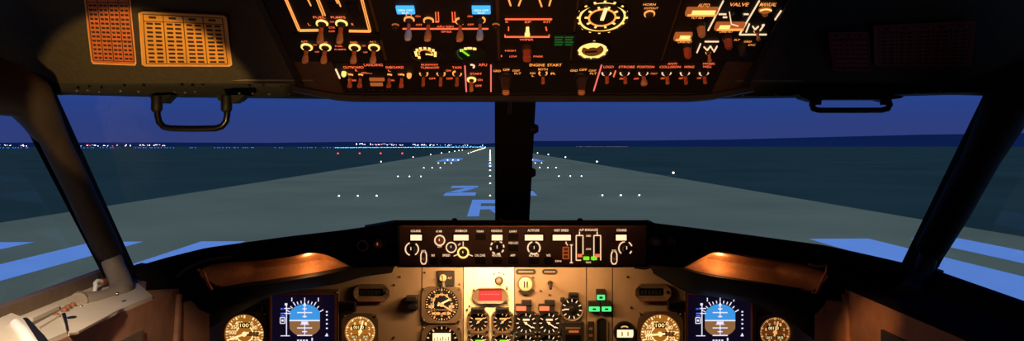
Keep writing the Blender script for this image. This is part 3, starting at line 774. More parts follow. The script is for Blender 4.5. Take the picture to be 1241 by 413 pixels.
# ==================================================================== MAIN INSTRUMENT PANEL
def board(name, label, x0, x1, y0, y1, m, dz=0, seams=()):
    o = On(name, label, 'instrument panel', MIP, (x0 + x1) / 2, (y0 + y1) / 2, None, dz - .02)
    if seams: b = MB().poly([o.p(*q) for q in seams], 0, .02)
    else: b = MB(); o.rect(b, x0 + .4, x1 - .4, y0, y1, 0, .02, .0015)
    o.part('panel_sheet', b, m)
    return o
YB = 744
pc = board('instrument_panel', 'left tan instrument panel behind the left flight display', 226, 511, 320, YB, 'panel', 0, [(226, 400), (270, 378), (330, 346), (410, 333), (440, 325), (470, 320), (510.6, 320), (510.6, YB), (226, YB)])
p2 = board('instrument_panel', 'tan centre-left panel strip holding the two stacked round gauges', 511, 561.5, 320, YB, 'panel')
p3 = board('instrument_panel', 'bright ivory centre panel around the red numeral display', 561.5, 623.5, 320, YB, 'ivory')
p4 = board('instrument_panel', 'tan centre panel carrying the flap dial and pale selector', 623.5, 711, 320, YB, 'panel')
p5 = board('instrument_panel', 'narrow tan panel strip holding the three green lights', 711, 742.5, 320, YB, 'panel')
p6 = board('instrument_panel', 'right tan instrument panel behind the right flight display', 742.5, 1010, 320, YB, 'panel', 0, [(1010, 405), (958, 378), (913, 354), (833, 343), (790, 326), (775, 320), (742.9, 320), (742.9, YB), (1010, YB)])
for q, pts in ((p2, ((515, 330), (557, 344))), (p3, ((569, 370.5), (566, 375), (614, 348))), (p4, ((646, 336), (666, 357), (655, 352))), (pc, ((485, 335), (478, 345), (478, 408))), (p6, ((760, 335), (764, 372)))):
    screws(q, pts, 1.3, .023)

def sq(cx, cy, w, h, ch, n=40):
    """points of a chamfered rectangle, one for each of n angles"""
    out = []
    for i in range(n):
        t = 2 * math.pi * i / n; c, s_ = math.cos(t), math.sin(t)
        r = min(w / max(abs(c), 1e-9), h / max(abs(s_), 1e-9), (w + h - ch) / max(abs(c) + abs(s_), 1e-9)); out.append((cx + r * c, cy + r * s_))
    return out
def circ(cx, cy, r, n=40): return [(cx + r * math.cos(2 * math.pi * i / n), cy + r * math.sin(2 * math.pi * i / n)) for i in range(n)]

def dial(name, label, cat, px, py, r, bez, facem='face', markm='L_goldm', nmaj=10, numerals=None, needle=None, group=None, bm_='bezel', a0=90, span=360, nmin=0, extra=None, pl=MIP, tl=.14, round_bezel=False):
    """a round instrument let into the panel: bezel, dial face, marks, numerals and needle"""
    o = On(name, label, cat, pl, px, py, group, .0006); m_ = o.m; rr = r * m_
    b = MB()
    if round_bezel: b.loop(circ(0, 0, bez[0] * m_), circ(0, 0, rr * 1.0), 0, .006, .004)
    else: b.loop(sq(0, 0, bez[0] * m_, bez[1] * m_, bez[2] * m_), circ(0, 0, rr * 1.02), 0, .008, .007)
    o.part('bezel', b, bm_)
    o.part('dial_face', MB().lathe(0, 0, [(rr * 1.02, 0), (rr * 1.02, .0025)], 40), facem)
    b = MB()
    for i in range(nmaj + (span < 359)):
        t = R(a0 - span * i / nmaj); c, s_ = math.cos(t), math.sin(t)
        b.line((rr * .96 * c, rr * .96 * s_), (rr * (.96 - tl) * c, rr * (.96 - tl) * s_), rr * .075, .0026, .0036)
    for i in range(nmin):
        t = R(a0 - span * i / nmin); c, s_ = math.cos(t), math.sin(t)
        b.line((rr * .96 * c, rr * .96 * s_), (rr * .88 * c, rr * .88 * s_), rr * .035, .0026, .0034)
    o.part('marking', b, markm)
    if numerals:
        b = MB()
        for i, s in enumerate(numerals):
            t = R(a0 - span * i / nmaj); k = .96 - tl - .2
            b.text(s, rr * k * math.cos(t), rr * k * math.sin(t), rr * .13 * len(s), rr * .2, .0034)
        o.part('numerals', b, markm)
    if needle is not None:
        t = R(needle); c, s_ = math.cos(t), math.sin(t)
        b = MB().line((-rr * .25 * c, -rr * .25 * s_), (rr * .75 * c, rr * .75 * s_), rr * .09, .005, .0065); b.lathe(0, 0, [(rr * .12, .0026), (rr * .12, .007)], 14)
        o.part('needle', b, markm)
    if extra: extra(o, rr)
    if not round_bezel:
        for sx in (-1, 1):
            for sy in (-1, 1):
                x, y = sx * (bez[0] - 3.0) * m_, sy * (bez[1] - 3.0) * m_
                o.part('screw', MB().lathe(x, y, [(1.5 * m_, 0), (1.5 * m_, .009), (.8 * m_, .0105)], 10), 'screw')
    return o

def drum(o, rr, x, y, w, h, s, m='L_goldm', fm='face'):
    o.part('counter_window', MB().box(x * rr - w * rr, x * rr + w * rr, y * rr - h * rr, y * rr + h * rr, .0026, .0036), fm)
    o.part('counter_digits', MB().text(s, x * rr, y * rr, w * rr * 1.6, h * rr * 1.4, .0042), m)
def blob(o, rr):   # thick inner lettering of the airspeed dials
    b = MB().arc(0, 0, rr * .40, rr * .46, 200, 520, .0026, .0034, 24); o.part('inner_ring', b, 'L_goldm')
    drum(o, rr, 0, .45, .28, .14, '100'); drum(o, rr, .42, 0, .3, .1, '.40')
    b = MB().box(rr * .15, rr * .7, -rr * .06, rr * .06, .0036, .005); o.part('bar_pointer', b, 'L_dkgold')
dial('airspeed_indicator', 'large golden airspeed dial left of the left flight display', 'gauge', 297, 404, 23.5, (27.5, 27.5, 9), 'L_gold', 'L_goldm', 12, ['60', '80', '100', '120', '140', '160', '180', '200', '250', '300', '350', '400'], 200, None, 'bezel', 60, 330, 36, blob)
dial('airspeed_indicator', 'large golden airspeed dial left of the right flight display', 'gauge', 799.5, 404, 23.5, (27.5, 27.5, 9), 'L_gold', 'L_goldm', 12, ['60', '80', '100', '120', '140', '160', '180', '200', '250', '300', '350', '400'], 185, None, 'bezel', 60, 330, 36, blob)
def alt(o, rr):
    drum(o, rr, -.1, .28, .42, .14, '00130', 'L_goldm'); drum(o, rr, -.4, -.35, .22, .12, '1013'); drum(o, rr, .35, -.35, .24, .12, '29.92')
dial('altimeter', 'golden altimeter dial right of the left flight display', 'gauge', 437, 401, 18.3, (22, 22, 7), 'L_gold', 'L_goldm', 10, list('0123456789'), 75, None, 'bezel', 90, 360, 50, alt)
dial('altimeter', 'dimmer golden altimeter dial right of the right flight display', 'gauge', 938.5, 402, 18.3, (22, 22, 7), 'L_dkgold', 'L_mark', 10, list('0123456789'), 75, None, 'bezel', 90, 360, 50, alt)

def adi(label, cx):
    """flight display: bezel, dark screen and the attitude ball drawn on it"""
    o = On('attitude_display', label, 'display', MIP, cx, 390); m_ = o.m
    X = lambda d: d * m_
    Yp = lambda py: (390 - py) * m_
    def rl(x0, x1, y0, y1): return [(X(x0), Yp(y1)), (X(x1), Yp(y1)), (X(x1), Yp(y0)), (X(x0), Yp(y0))]
    b = MB().loop(rl(-43, 41.5, 350, 432), rl(-39.5, 37, 355.5, 427), 0, .012, .009); bz = o.part('bezel', b, 'bezel')
    b = MB().loop(rl(-41, 38.6, 353.6, 429), rl(-39.2, 36.8, 355.8, 426.8), .009, .0128, .012); o.part('inner_edge', b, 'copper', bz)
    b = MB().poly(rl(-39.5, 37, 355.5, 427), 0, .004); sc = o.part('screen', b, 'L_scr')
    # ball
    cy, r = 387.5, 20.0; hw = 18.3
    def ball(up):
        pts = []
        for i in range(25):
            t = math.pi * i / 24 * (1 if up else -1)
            x = max(-hw, min(hw, r * math.cos(t) * 1.05)); y = r * math.sin(t) * .99
            if not up: y = max(y, -18.5)
            pts.append((X(x), Yp(cy) + y * m_))
        return pts
    o.part('sky_half', MB().poly(ball(True), .004, .0046), 'L_sky', sc); o.part('ground_half', MB().poly(ball(False), .004, .0046), 'L_gnd', sc)
    b = MB(); z0, z1 = .0046, .0052
    def L(x0, y0, x1, y1, w=1.0): b.line((X(x0), Yp(y0)), (X(x1), Yp(y1)), w * m_, z0, z1)
    L(-hw, 387.6, hw, 387.6, 1.5)
    for y, w in ((378, 9), (382.8, 2.5), (373.5, 2.5), (392, 5), (396.5, 9), (401, 3), (405.5, 9)): L(-w, y, w, y, 1.2)
    L(0, 365, 0, 384, .9); L(0, 391, 0, 405, .9); L(-4, 390, 4, 390, 2.4); L(-1.5, 370, 0, 366, 1); L(1.5, 370, 0, 366, 1)
    for a in (-60, -45, -32, -22, -11, 11, 22, 32, 45, 60):
        t = R(90 + a); L(21 * math.cos(t), cy - 21 * math.sin(t), (26 if abs(a) in (32, 60) else 24.3) * math.cos(t), cy - (26 if abs(a) in (32, 60) else 24.3) * math.sin(t), 1.1)
    for x in (-15.5, 0, 16.5): L(x, 360, x, 364.5, 1.0)
    L(-22, 369, -22, 406, 1.1); L(-29, 406, -18, 406, .9); L(-24, 368, -21, 368, 2.6)
    for y in (373, 379): L(-24.5, y, -17, y, 1.0)
    for y in (377, 381, 386.5, 391.5, 397): L(25.8, y, 27.8, y, 1.7)
    b.poly([(X(24.5), Yp(406.5)), (X(28.5), Yp(406.5)), (X(26.8), Yp(402.5))], z0, z1)
    for x in (-9, -5.5, -2, 1.5): L(x, 411.5, x + 2.2, 411.5, 1.6)
    L(9, 408.5, 9, 412, 1.6)
    L(-29.5, 384, -24, 384, .9); L(-29.5, 391, -24, 391, .9); L(-29.5, 384, -29.5, 391, .9); L(-24, 384, -24, 391, .9)
    L(-28, 387.5, -25.5, 387.5, 2.4)
    o.part('screen_symbols', b, 'L_white', sc)
    b = MB(); b.text('MCP', X(-26.5), Yp(373.5), 5 * m_, 2 * m_, .0052)
    for y in (379, 382): b.line((X(-29), Yp(y)), (X(-24), Yp(y)), 1.3 * m_, z0, z1)
    o.part('screen_text', b, 'L_mag', sc)
    for x, y in ((-41.3, 352.3), (39.5, 353)):
        o.part('screw', MB().lathe(X(x), Yp(y), [(1.4 * m_, 0), (1.4 * m_, .013), (.8 * m_, .0142)], 10), 'screw')
adi('left flight display screen with blue and brown attitude ball', 370)
adi('right flight display screen with blue and brown attitude ball', 872)

def slotunit(label, cx, cy):
    o = On('annunciator_window', label, 'indicator', MIP, cx, cy); m_ = o.m
    b = MB().loop(sq(0, 0, 21.5 * m_, 10.2 * m_, 6 * m_), sq(-1.5 * m_, .5 * m_, 15 * m_, 4.6 * m_, 1 * m_), 0, .012, .008); o.part('frame', b, 'bezel')
    o.part('window', MB().box(-16.6 * m_, 13.8 * m_, -4.2 * m_, 5.2 * m_, 0, .004), 'gloss')
    for i in range(6): o.part('segment', MB().box((-14.5 + i * 4.4) * m_, (-11.6 + i * 4.4) * m_, -2.6 * m_, 2.6 * m_, .004, .006), 'bezeld')
    o.part('lower_rim', MB().tube([(-17 * m_, -9.3 * m_, .010), (17 * m_, -9.3 * m_, .010)], .003, 8), 'copper', None, True)
    o.part('adjuster', MB().lathe(17 * m_, 1 * m_, [(2 * m_, 0), (2 * m_, .012), (1.2 * m_, .014)], 12), 'knob', None, True)
slotunit('framed unlit indicator window above the left altimeter dial', 451.5, 354)
slotunit('framed unlit indicator window above the right airspeed dial', 790.5, 353.5)
def blackbox(label, x0, x1, y0, y1, name='warning_light', d=.012, cat='light'):
    o = On(name, label, cat, MIP, (x0 + x1) / 2, (y0 + y1) / 2); b = MB(); o.rect(b, x0, x1, y0, y1, 0, d, .0015); o.part('housing', b, 'bezeld')
    b = MB(); o.rect(b, x0 + 2, x1 - 2, y0 + 2, y1 - 2, d - .001, d + .001, .0004); o.part('lens', b, 'gloss')
blackbox('unlit square black light between left display and left altimeter', 413.5, 432.5, 364, 377)
blackbox('unlit square black light left of the right flight display', 808, 829, 363.5, 375)
blackbox('small unlit dark light above the left airspeed dial', 308, 320, 370, 377.5)

# centre left strip
def att(o, rr):
    o.part('horizon_bar', MB().box(-rr * .95, rr * .95, -rr * .36, -rr * .26, .0036, .006), 'bezel')
    o.part('pointer', MB().line((-rr * .25, -rr * .05), (rr * .45, rr * .3), rr * .1, .0045, .006), 'L_goldm')
    b = MB().arc(0, rr * .1, rr * .48, rr * .54, 20, 200, .0026, .0034, 20)
    for x in (-.5, -.2, .15, .45): b.box(rr * (x - .1), rr * (x + .1), -rr * .6, -rr * .48, .0026, .0034)
    for x in (-.72, -.55, .5, .68): b.box(rr * (x - .07), rr * (x + .07), -rr * .2, -rr * .05, .0026, .0034)
    o.part('lettering', b, 'L_mark')
dial('standby_attitude_indicator', 'square framed dark round gauge above the white-windowed gauge, centre-left', 'gauge', 535.5, 368.5, 20, (24.2, 21.7, 6), 'face', 'L_mark', 12, ['N', '3', '6', 'E', '12', '15', 'S', '21', '24', 'W', '30', '33'], 330, None, 'bezel', 90, 360, 36, att)
def whitewin(o, rr):
    o.part('card_window', MB().box(-rr * .56, rr * .56, 0, rr * .56, .0026, .005), 'L_win')
    b = MB()
    for i in range(6): b.box(rr * (-.45 + i * .17), rr * (-.41 + i * .17), rr * .1, rr * (.36 if i % 2 else .28), .005, .0056)
    o.part('card_marks', b, 'face')
dial('standby_altimeter', 'square framed gauge with glowing white window at the bottom, centre-left', 'gauge', 535.5, 414, 19.5, (24.2, 20.5, 6), 'face', 'L_mark', 10, None, None, None, 'bezel', 90, 360, 20, whitewin)
o = On('mode_switch', 'dark plate with bright round knob above the standby gauge', 'switch', MIP, 540.5, 337)
b = MB(); o.rect(b, 530, 551, 327.5, 346, 0, .006, .001); o.part('plate', b, 'bezeld')
x, y = o.p(537, 336); o.part('knob', MB().lathe(x, y, [(4.5 * o.m, .006), (4.3 * o.m, .014), (3 * o.m, .017)], 18), 'pale', None, True)
o.part('knob_mark', MB().box(x - .001, x + .001, y - .006, y + .006, .017, .0178), 'knob')
o.part('lower_stem', MB().tube([o.p(537.5, 341) + (.008,), o.p(538, 347) + (.014,)], [.004, .006], 10), 'metal', None, True)
b = MB(); o.txt(b, 'ALT', 545.5, 336, 5, 2.6, .0066); o.part('lettering', b, 'L_mark')
o = On('parking_lever', 'short black lever handle on the tan panel left of standby gauge', 'lever', MIP, 500.5, 365)
b = MB(); o.rect(b, 495, 507, 357, 374.5, 0, .010, .002); o.part('bracket', b, 'black')
b = MB(); o.rect(b, 493.5, 507.5, 356, 361.5, .010, .034, .002); o.part('handle', b, 'bezeld')
b = MB(); o.rect(b, 496, 507, 366, 372, .010, .026, .002); o.part('stop', b, 'black')

# ivory centre
o = On('numeral_display', 'brown framed red numeral display in the ivory centre panel', 'display', MIP, 594, 357.3); m_ = o.m
rc = lambda x0, x1, y0, y1: [(x0 * m_, y0 * m_), (x1 * m_, y0 * m_), (x1 * m_, y1 * m_), (x0 * m_, y1 * m_)]
b = MB().loop(sq(0, 0, 22 * m_, 9 * m_, 7 * m_), sq(.3 * m_, .5 * m_, 14 * m_, 6.8 * m_, 0), 0, .012, .009); o.part('frame', b, 'bezel')
o.part('red_window', MB().poly(rc(-13.9, 14.5, -6.4, 7.4), 0, .005), 'L_redd')
b = MB()
for i in range(8): b.line(((-11 + i * 2.9) * m_, 1.4 * m_), ((-9.4 + i * 2.9) * m_, 1.4 * m_), .9 * m_, .005, .0056)
o.part('digits', b, 'L_pink')
screws(o, ((574.5, 350.5), (614, 349), (614, 365)), 1.4, .012)
o = On('adjuster_knob', 'small dark knob above the red numeral display', 'knob', MIP, 604.6, 339.4)
o.part('skirt', MB().lathe(0, 0, [(5 * o.m, 0), (5 * o.m, .004), (3.6 * o.m, .006)], 20), 'bezeld', None, True)
o.part('grip', MB().lathe(0, 0, [(3.4 * o.m, .006), (3.2 * o.m, .018), (2 * o.m, .020)], 18), 'bezel', None, True)
b = MB()
for q in ((598.5, 332), (604.6, 330.5), (610.5, 332)): o.rect(b, q[0] - 1.3, q[0] + 1.3, q[1] - 1, q[1] + 1, 0, .001)
o.part('marking', b, 'bezel')
eg = 'engine gauges in the centre panel'
def tick(col):
    def f(o, rr):
        o.part('maker_bar', MB().box(-rr * .3, rr * .35, rr * .25, rr * .42, .0026, .0034), col)
    return f
for px, py, r, lab, nd, m2 in ((579.7, 389.5, 11.3, 'upper row, first from left, engine gauge below the red display', 40, 'L_mark'), (609, 389.5, 11.3, 'upper row, second from left, engine gauge below the red display', 40, 'L_mark'),
                               (637.4, 391, 12.4, 'upper row engine gauge under the first amber caption', -35, 'L_cream'), (665.4, 391, 12.4, 'upper row engine gauge under the second amber caption', -35, 'L_cream'),
                               (579.7, 416, 11.3, 'cut-off lower row engine gauge under the first upper one', 40, 'L_goldm'), (609, 416, 11.3, 'cut-off lower row engine gauge under the second upper one', 40, 'L_goldm'),
                               (637.4, 418, 12.4, 'cut-off lower row engine gauge in the column of the first amber caption', -35, 'L_cream'), (665.4, 418, 12.4, 'cut-off lower row engine gauge in the column of the second amber caption', -35, 'L_cream')):
    dial('engine_gauge', lab, 'gauge', px, py, r, (r + 2.2, r + 1.6, 4.5), 'face', m2, 10, None, nd, eg, 'bezel' if px < 620 else 'bezeld', 90, 300, 0, tick('L_lime' if py > 400 and px < 620 else m2), tl=.26)
for k, px in enumerate((579.7, 609)):
    o = On('gauge_hood', ('dark cap over the first upper engine gauge', 'dark cap over the second upper engine gauge')[k], 'cap', MIP, px, 375.5, 'caps over engine gauges'); m_ = o.m
    b = MB(); o.rect(b, px - 8.5, px + 8, 372, 378.5, 0, .014, .0015); o.part('housing', b, 'bezeld')
    b = MB(); o.rect(b, px - 6.5, px + 6, 373.4, 377, .0135, .0148); o.part('lens', b, 'gloss')
for k, px in enumerate((631.5, 659.5)):
    o = On('warning_caption', ('glowing amber caption light beneath the pale selector disc', 'glowing amber caption light beneath the dark toggle')[k], 'light', MIP, px + 1.5, 370, 'amber caption lights')
    b = MB(); o.rect(b, px - 7, px + 12.5, 367.5, 377, 0, .008, .001); o.part('housing', b, 'bezeld')
    b = MB(); o.rect(b, px - 6, px + 6, 370, 375.3, .0075, .0095, .0004); o.part('lit_caption', b, 'L_amber')
    b = MB(); o.rect(b, px + .5, px + 12.5, 362.8, 369, 0, .011, .001); o.part('cap', b, 'bezeld')
# centre right
o = On('selector_disc', 'pale round selector with two dark bars below a dark label', 'selector', MIP, 637, 343.6)
o.part('base_ring', MB().arc(0, 0, 8 * o.m, 10.3 * o.m, 0, 360, 0, .005, 30), 'bezel')
o.part('disc', MB().lathe(0, 0, [(8.1 * o.m, 0), (8.1 * o.m, .007), (6.6 * o.m, .009)], 28), 'pale', None, True)
b = MB()
for x in (-2.3, 1.1): b.box(x * o.m, (x + 1.6) * o.m, -4 * o.m, 4 * o.m, .009, .0098)
o.part('slot_mark', b, 'knob')
o.part('lower_tab', MB().arc(0, 0, 8.8 * o.m, 12.5 * o.m, 225, 325, 0, .009, 14), 'bezeld')
for k, (x0, x1, s) in enumerate(((625, 649.5, 'TEMP PROBE'), (657, 675.5, 'ANTI SKID'))):
    o = On('label_plate', ('long dark label plate with tan lettering above the pale selector', 'short dark label plate with tan lettering above the dark toggle')[k], 'label', MIP, (x0 + x1) / 2, 329)
    w = (x1 - x0) / 2 * o.m
    o.part('plate', MB().poly(sq(0, 0, w, 3.3 * o.m, 2 * o.m), 0, .002), 'bezeld')
    b = MB(); b.line((-w * .72, 0), (w * .72, 0), 1.5 * o.m, .002, .0026)
    o.part('caption_bar', b, 'panel')
o = On('toggle_switch', 'small dark toggle switch on tan centre panel beside pale selector', 'switch', MIP, 666.6, 342.5)
o.part('collar', MB().lathe(0, 0, [(3 * o.m, 0), (3 * o.m, .005), (2 * o.m, .008)], 14), 'bezeld', None, True)
o.part('lever', MB().tube([(0, 0, .005), (0, -.006, .024), (0, -.009, .032)], [.0035, .0045, .003], 10), 'knob', None, True)
def flap(o, rr):
    o.part('centre_cap', MB().lathe(0, 0, [(rr * .3, .0026), (rr * .3, .008), (rr * .2, .009)], 18), 'face', None, True)
dial('flap_gauge', 'black round flap dial with white ticks and pointer', 'gauge', 693, 374, 12.6, (14.2, 14.2, 4), 'face', 'L_cream', 10, None, 180, None, 'bezel', 90, 330, 0, flap, tl=.26, round_bezel=True)
blackbox('small unlit dark light above the black flap dial', 688.5, 701, 354, 361)
blackbox('small knob-like dark light at the upper left of flap dial', 679, 684.5, 360, 365)
o = On('display_unit', 'dark boxed unit with dim red strip below the flap dial', 'display', MIP, 694, 410)
b = MB(); o.rect(b, 681, 707, 388.5, 432, 0, .010, .002); o.part('housing', b, 'bezeld')
b = MB(); o.rect(b, 685, 703, 395, 397.5, .009, .0115); o.part('upper_bar', b, 'bezel')
b = MB(); o.rect(b, 689, 701, 399, 401.5, .009, .0112); o.part('red_strip', b, 'L_copper')
b = MB(); o.rect(b, 685, 703, 404, 424, .009, .0112); o.part('window', b, 'gloss')
for k, (x0, x1, y0, y1, lab) in enumerate(((722.7, 732.3, 355.8, 362, 'single upper green gear light'), (713, 726, 370, 375.7, 'left one of the paired lower green gear lights'), (728.5, 740, 370, 375.7, 'right one of the paired lower green gear lights'))):
    o = On('gear_light', lab, 'light', MIP, (x0 + x1) / 2, (y0 + y1) / 2, 'green gear lights')
    b = MB(); o.rect(b, x0 - .7, x1 + .7, y0 - 6.2, y1 + .8, 0, .012, .0012); o.part('housing', b, 'bezeld')
    b = MB(); o.rect(b, x0, x1, y0, y1, .0115, .0145, .0008); ln_ = o.part('green_lens', b, 'L_green')
    b = MB(); o.rect(b, (x0 + x1) / 2 - 2, (x0 + x1) / 2 + 2, y0 + 1.8, y1 - 1.8, .0144, .0150); o.part('caption', b, 'faceg', ln_)
o = On('lever_slot', 'tall black rounded slot below the green gear lights', 'slot', MIP, 729, 410); m_ = o.m
b = MB().loop([(7.6 * m_ * math.cos(2 * math.pi * i / 32), (20 if math.sin(2 * math.pi * i / 32) >= 0 else -20) * m_ + 7 * m_ * math.sin(2 * math.pi * i / 32)) for i in range(32)],
              [(6 * m_ * math.cos(2 * math.pi * i / 32), (20 if math.sin(2 * math.pi * i / 32) >= 0 else -20) * m_ + 5.4 * m_ * math.sin(2 * math.pi * i / 32)) for i in range(32)], 0, .005); o.part('rim', b, 'bezel')
o.part('slot_back', MB().box(-6 * m_, 6 * m_, -25 * m_, 25 * m_, -.001, .001), 'face')
o = On('caption_strip', 'narrow dark upright strip left of the tall black slot', 'plate', MIP, 715.5, 410)
b = MB(); o.rect(b, 711.8, 719.6, 389, 431, 0, .005, .001); o.part('plate', b, 'bezeld')
b = MB()
for y in range(396, 426, 8): o.rect(b, 713.5, 718, y, y + 3, .005, .0056)
o.part('caption_bar', b, 'bezel')
o = On('brake_gauge', 'small round gauge with white counter window beside right airspeed dial', 'gauge', MIP, 756.6, 402)
o.part('bezel', MB().loop(circ(0, 0, 13.5 * o.m), circ(0, 0, 11 * o.m), 0, .008), 'bezeld'); o.part('dial_face', MB().lathe(0, 0, [(11.2 * o.m, 0), (11.2 * o.m, .003)], 32), 'face')
b = MB(); o.rect(b, 747.6, 767, 399, 408, .003, .006, .0006); w = o.part('counter_window', b, 'L_win')
b = MB()
for x in (753.5, 760.5): o.rect(b, x - .6, x + .6, 401, 406, .006, .0066)
o.part('digits', b, 'bezel', w)
o.part('label_bar', MB().arc(0, 0, 6.5 * o.m, 8 * o.m, 55, 125, .003, .0038, 12), 'L_mark')

# ==================================================================== OVERHEAD
cap = On('overhead_console', 'black overhead console housing carrying the lit switch panels', 'console', OV, 620.5, 60, None, 0)
u0, u1 = cap.p(350, 75)[0], cap.p(919, 75)[0]
yb = cap.p(620, 116)[1]; yt = cap.p(620, -60)[1]
b = MB(); b.box(u0, u1, yb - .002, yt, -.04, -.004); cap.part('housing', b, 'strip')
# curved lower lip of the console
n = 25; rws = []
for (dy, dz) in ((-.002, -.045), (-.016, -.02), (-.016, .004), (-.002, .009), (.0015, 0)):
    row = []
    for i in range(n):
        t = -1 + 2 * i / (n - 1); x = (u0 + u1) / 2 + (u1 - u0) / 2 * 1.04 * t
        row.append(Vector((x, yb + dy + .17 * max(0, abs(t) - .80), dz)))
    rws.append(row)
cap.part('lower_lip', MB().loft(rws, .004), 'lip', None, True)
for sgn, x in ((-1, u0), (1, u1)):
    cap.part('side_rail', MB().box(x - .006, x + .006, yb + .03, yt, -.04, .002, .001), 'bezeld')
def module(name, label, x0, x1, y0, y1):
    """a switch panel of the overhead console; x0, x1 are its sides at row 75"""
    o = On(name, label, 'switch panel', OV, (x0 + x1) / 2, (y0 + y1) / 2, None, 0)
    a = o.p(x0, 75)[0]; c = o.p(x1, 75)[0]
    o.part('plate', MB().box(a, c, o.p(620, y1)[1], o.p(620, y0)[1], -.0036, .0004, .0003), 'plate')
    return o

# fuel pumps
o = module('fuel_switch_panel', 'fuel pump switch panel with bracket lines, top left of the console', 356.5, 466, -60, 74.5)
b = MB()
for d in (-1.1, 1.1):
    for a, q in (((346.5 + d, -2), (363 + d, 36)), ((438.5 + d, -2), (448.5 + d, 37)), ((385 + d * 1.2, -2), (393 + d * 1.2, 18))): o.ln(b, a, q, .95)
for d in (-.6, .8):
    for a, q in (((363, 36 + d), (386, 35.6 + d)), ((423, 36.5 + d), (449, 37 + d))): o.ln(b, a, q, .8)
for a, q in (((373, -2), (377, 6)), ((407, -2), (411.5, 8)), ((409.5, -2), (413, 7))): o.ln(b, a, q, 1.1)
o.parts('marking', b, 'L_org')
b = MB()
for s, px, py, w, h in (('FUEL', 387, 19.6, 15, 2.8), ('PUMPS', 410, 19.6, 18, 2.8), ('L', 375, 28, 3, 3), ('R', 427.5, 28, 3, 3), ('ON', 402.5, 25, 5, 2), ('CTR', 402.5, 32, 8, 2.4), ('OFF', 402.5, 36.5, 8, 2.2), ('AFT', 369, 49, 9, 2.4), ('FWD', 394, 50, 7, 2),
                        ('FWD', 429, 50, 9, 2.4), ('AFT', 452, 49, 9, 2.4), ('ON', 382, 53, 5, 2), ('OFF', 384.5, 61.5, 6, 2), ('FUEL', 411, 54.5, 10, 2), ('PUMPS', 412.5, 58.5, 15, 2), ('ON', 441, 54, 5, 2), ('OFF', 443, 62, 6, 2)): o.cap(s, px, py, w, h, 'L_red')
for px, py in ((390.5, 27.6), (414, 27.6)): toggle(o, px, py, 7.2, .030, 10, 'L_yel', (-30, 210), 'tip', -.12, .0035, 2.0)
for px, py in ((372, 56), (394.5, 56.2), (430, 56.5), (453.5, 56.5)): toggle(o, px, py, 7.0, .024, 10, 'L_yel', (0, 360), 'tip', -.12, .0035, 2.2)
for x0, x1, y0, y1 in ((354, 388, 39, 46), (423, 462, 40, 47.5), (398, 412, 3, 12), (420, 436, 3, 14)):
    b = MB(); o.rect(b, x0, x1, y0, y1, .0003, .004, .0006); o.part('unlit_caption', b, 'black')

# apu generator panel
o = module('generator_switch_panel', 'generator switch panel with two bright blue captions', 470, 603, -60, 74.5)
for x0, x1 in ((480.5, 502.5), (572, 594.5)):
    b = MB(); o.rect(b, x0, x1, 6.4, 14.4, .0003, .005, .0006); an = o.part('blue_caption', b, 'L_blue')
    b = MB(); o.txt(b, 'GEN OFF', (x0 + x1) / 2, 9.2, 18, 2.2, .0054); o.txt(b, 'BUS', (x0 + x1) / 2, 12.4, 8, 2, .0054); o.part('caption_text', b, 'L_bluew', an)
for k, (px, py, tp) in enumerate(((496, 23, 'tip_bluelit'), (519.5, 24, 'tip'), (558, 24.5, 'tip'), (582, 23, 'tip_bluelit'))):
    toggle(o, px, py, 6.6, .031, 10, 'L_org', ((-20, 200), (-30, 210), (100, 300), (-60, 60))[k], tp, -.1, .003, 1.6)
for px, py in ((479.5, 31), (601, 30.5)):
    x, y = o.p(px, py); kb = o.part('breaker_knob', MB().lathe(x, y, [(4 * o.m, 0), (4 * o.m, .006), (2.6 * o.m, .008)], 16), 'knob', None, True)
    o.part('edge_glow', MB().arc(x, y, 4.2 * o.m, 5.2 * o.m, 20, 150, .0005, .0026, 12), 'L_copper', kb)
b = MB()
o.ln(b, (488, 34), (592, 34), 1.2)
for x in (528, 531.2, 548, 551.2): o.ln(b, (x, 14), (x + .6, 25), 1.1)
o.ln(b, (527.5, 25.4), (532, 25.4), 1.1); o.ln(b, (548, 25.4), (554.5, 25.4), 1.1)
for x in (492.5, 498.5): o.ln(b, (x, 15.5), (x, 18.5), 1.2)
o.parts('marking', b, 'L_red')
for s, px, py, w, h in (('APU GEN', 539.5, 30.8, 21, 2.6), ('OFF BUS', 541, 37, 13, 2.6), ('ON', 506.5, 18.3, 6, 2.3), ('OFF', 508, 28.6, 8, 2.3), ('ON', 569.5, 18.3, 6, 2.3), ('OFF', 570.5, 28.3, 8, 2.3)): o.cap(s, px, py, w, h, 'L_red')

def ovdial(name, label, px, py, r, build, ky=1.0, facem='face', rimw=1.5, rimm='knob', dep=.004):
    o = On(name, label, 'gauge', OV, px, py, None, .0012); rr = r * o.m
    o.part('bezel', MB().arc(0, 0, rr, rr + rimw * o.m, 0, 360, 0, dep + .003, 40, ky), rimm); o.part('dial_face', MB().lathe(0, 0, [(rr * 1.01, 0), (rr * 1.01, dep)], 40, ky), facem)
    build(o, rr, dep); return o
def acgauge(o, rr, d):
    b = MB()
    for a in range(-20, 250, 27):
        t = R(a); b.box(rr * .68 * math.cos(t) - rr * .09, rr * .68 * math.cos(t) + rr * .09, rr * .68 * math.sin(t) - rr * .13, rr * .68 * math.sin(t) + rr * .13, d, d + .001)
    o.part('numerals', b, 'L_yel'); o.part('scale_arc', MB().arc(0, 0, rr * .42, rr * .5, -30, 200, d, d + .001, 24), 'L_org')
    o.part('needle', MB().line((0, 0), (rr * .5, -rr * .1), rr * .1, d + .001, d + .002), 'L_yel')
ovdial('ammeter', 'round meter with ring of yellow figures on the console, left of green meter', 516, 61.6, 17.5, acgauge, .92)
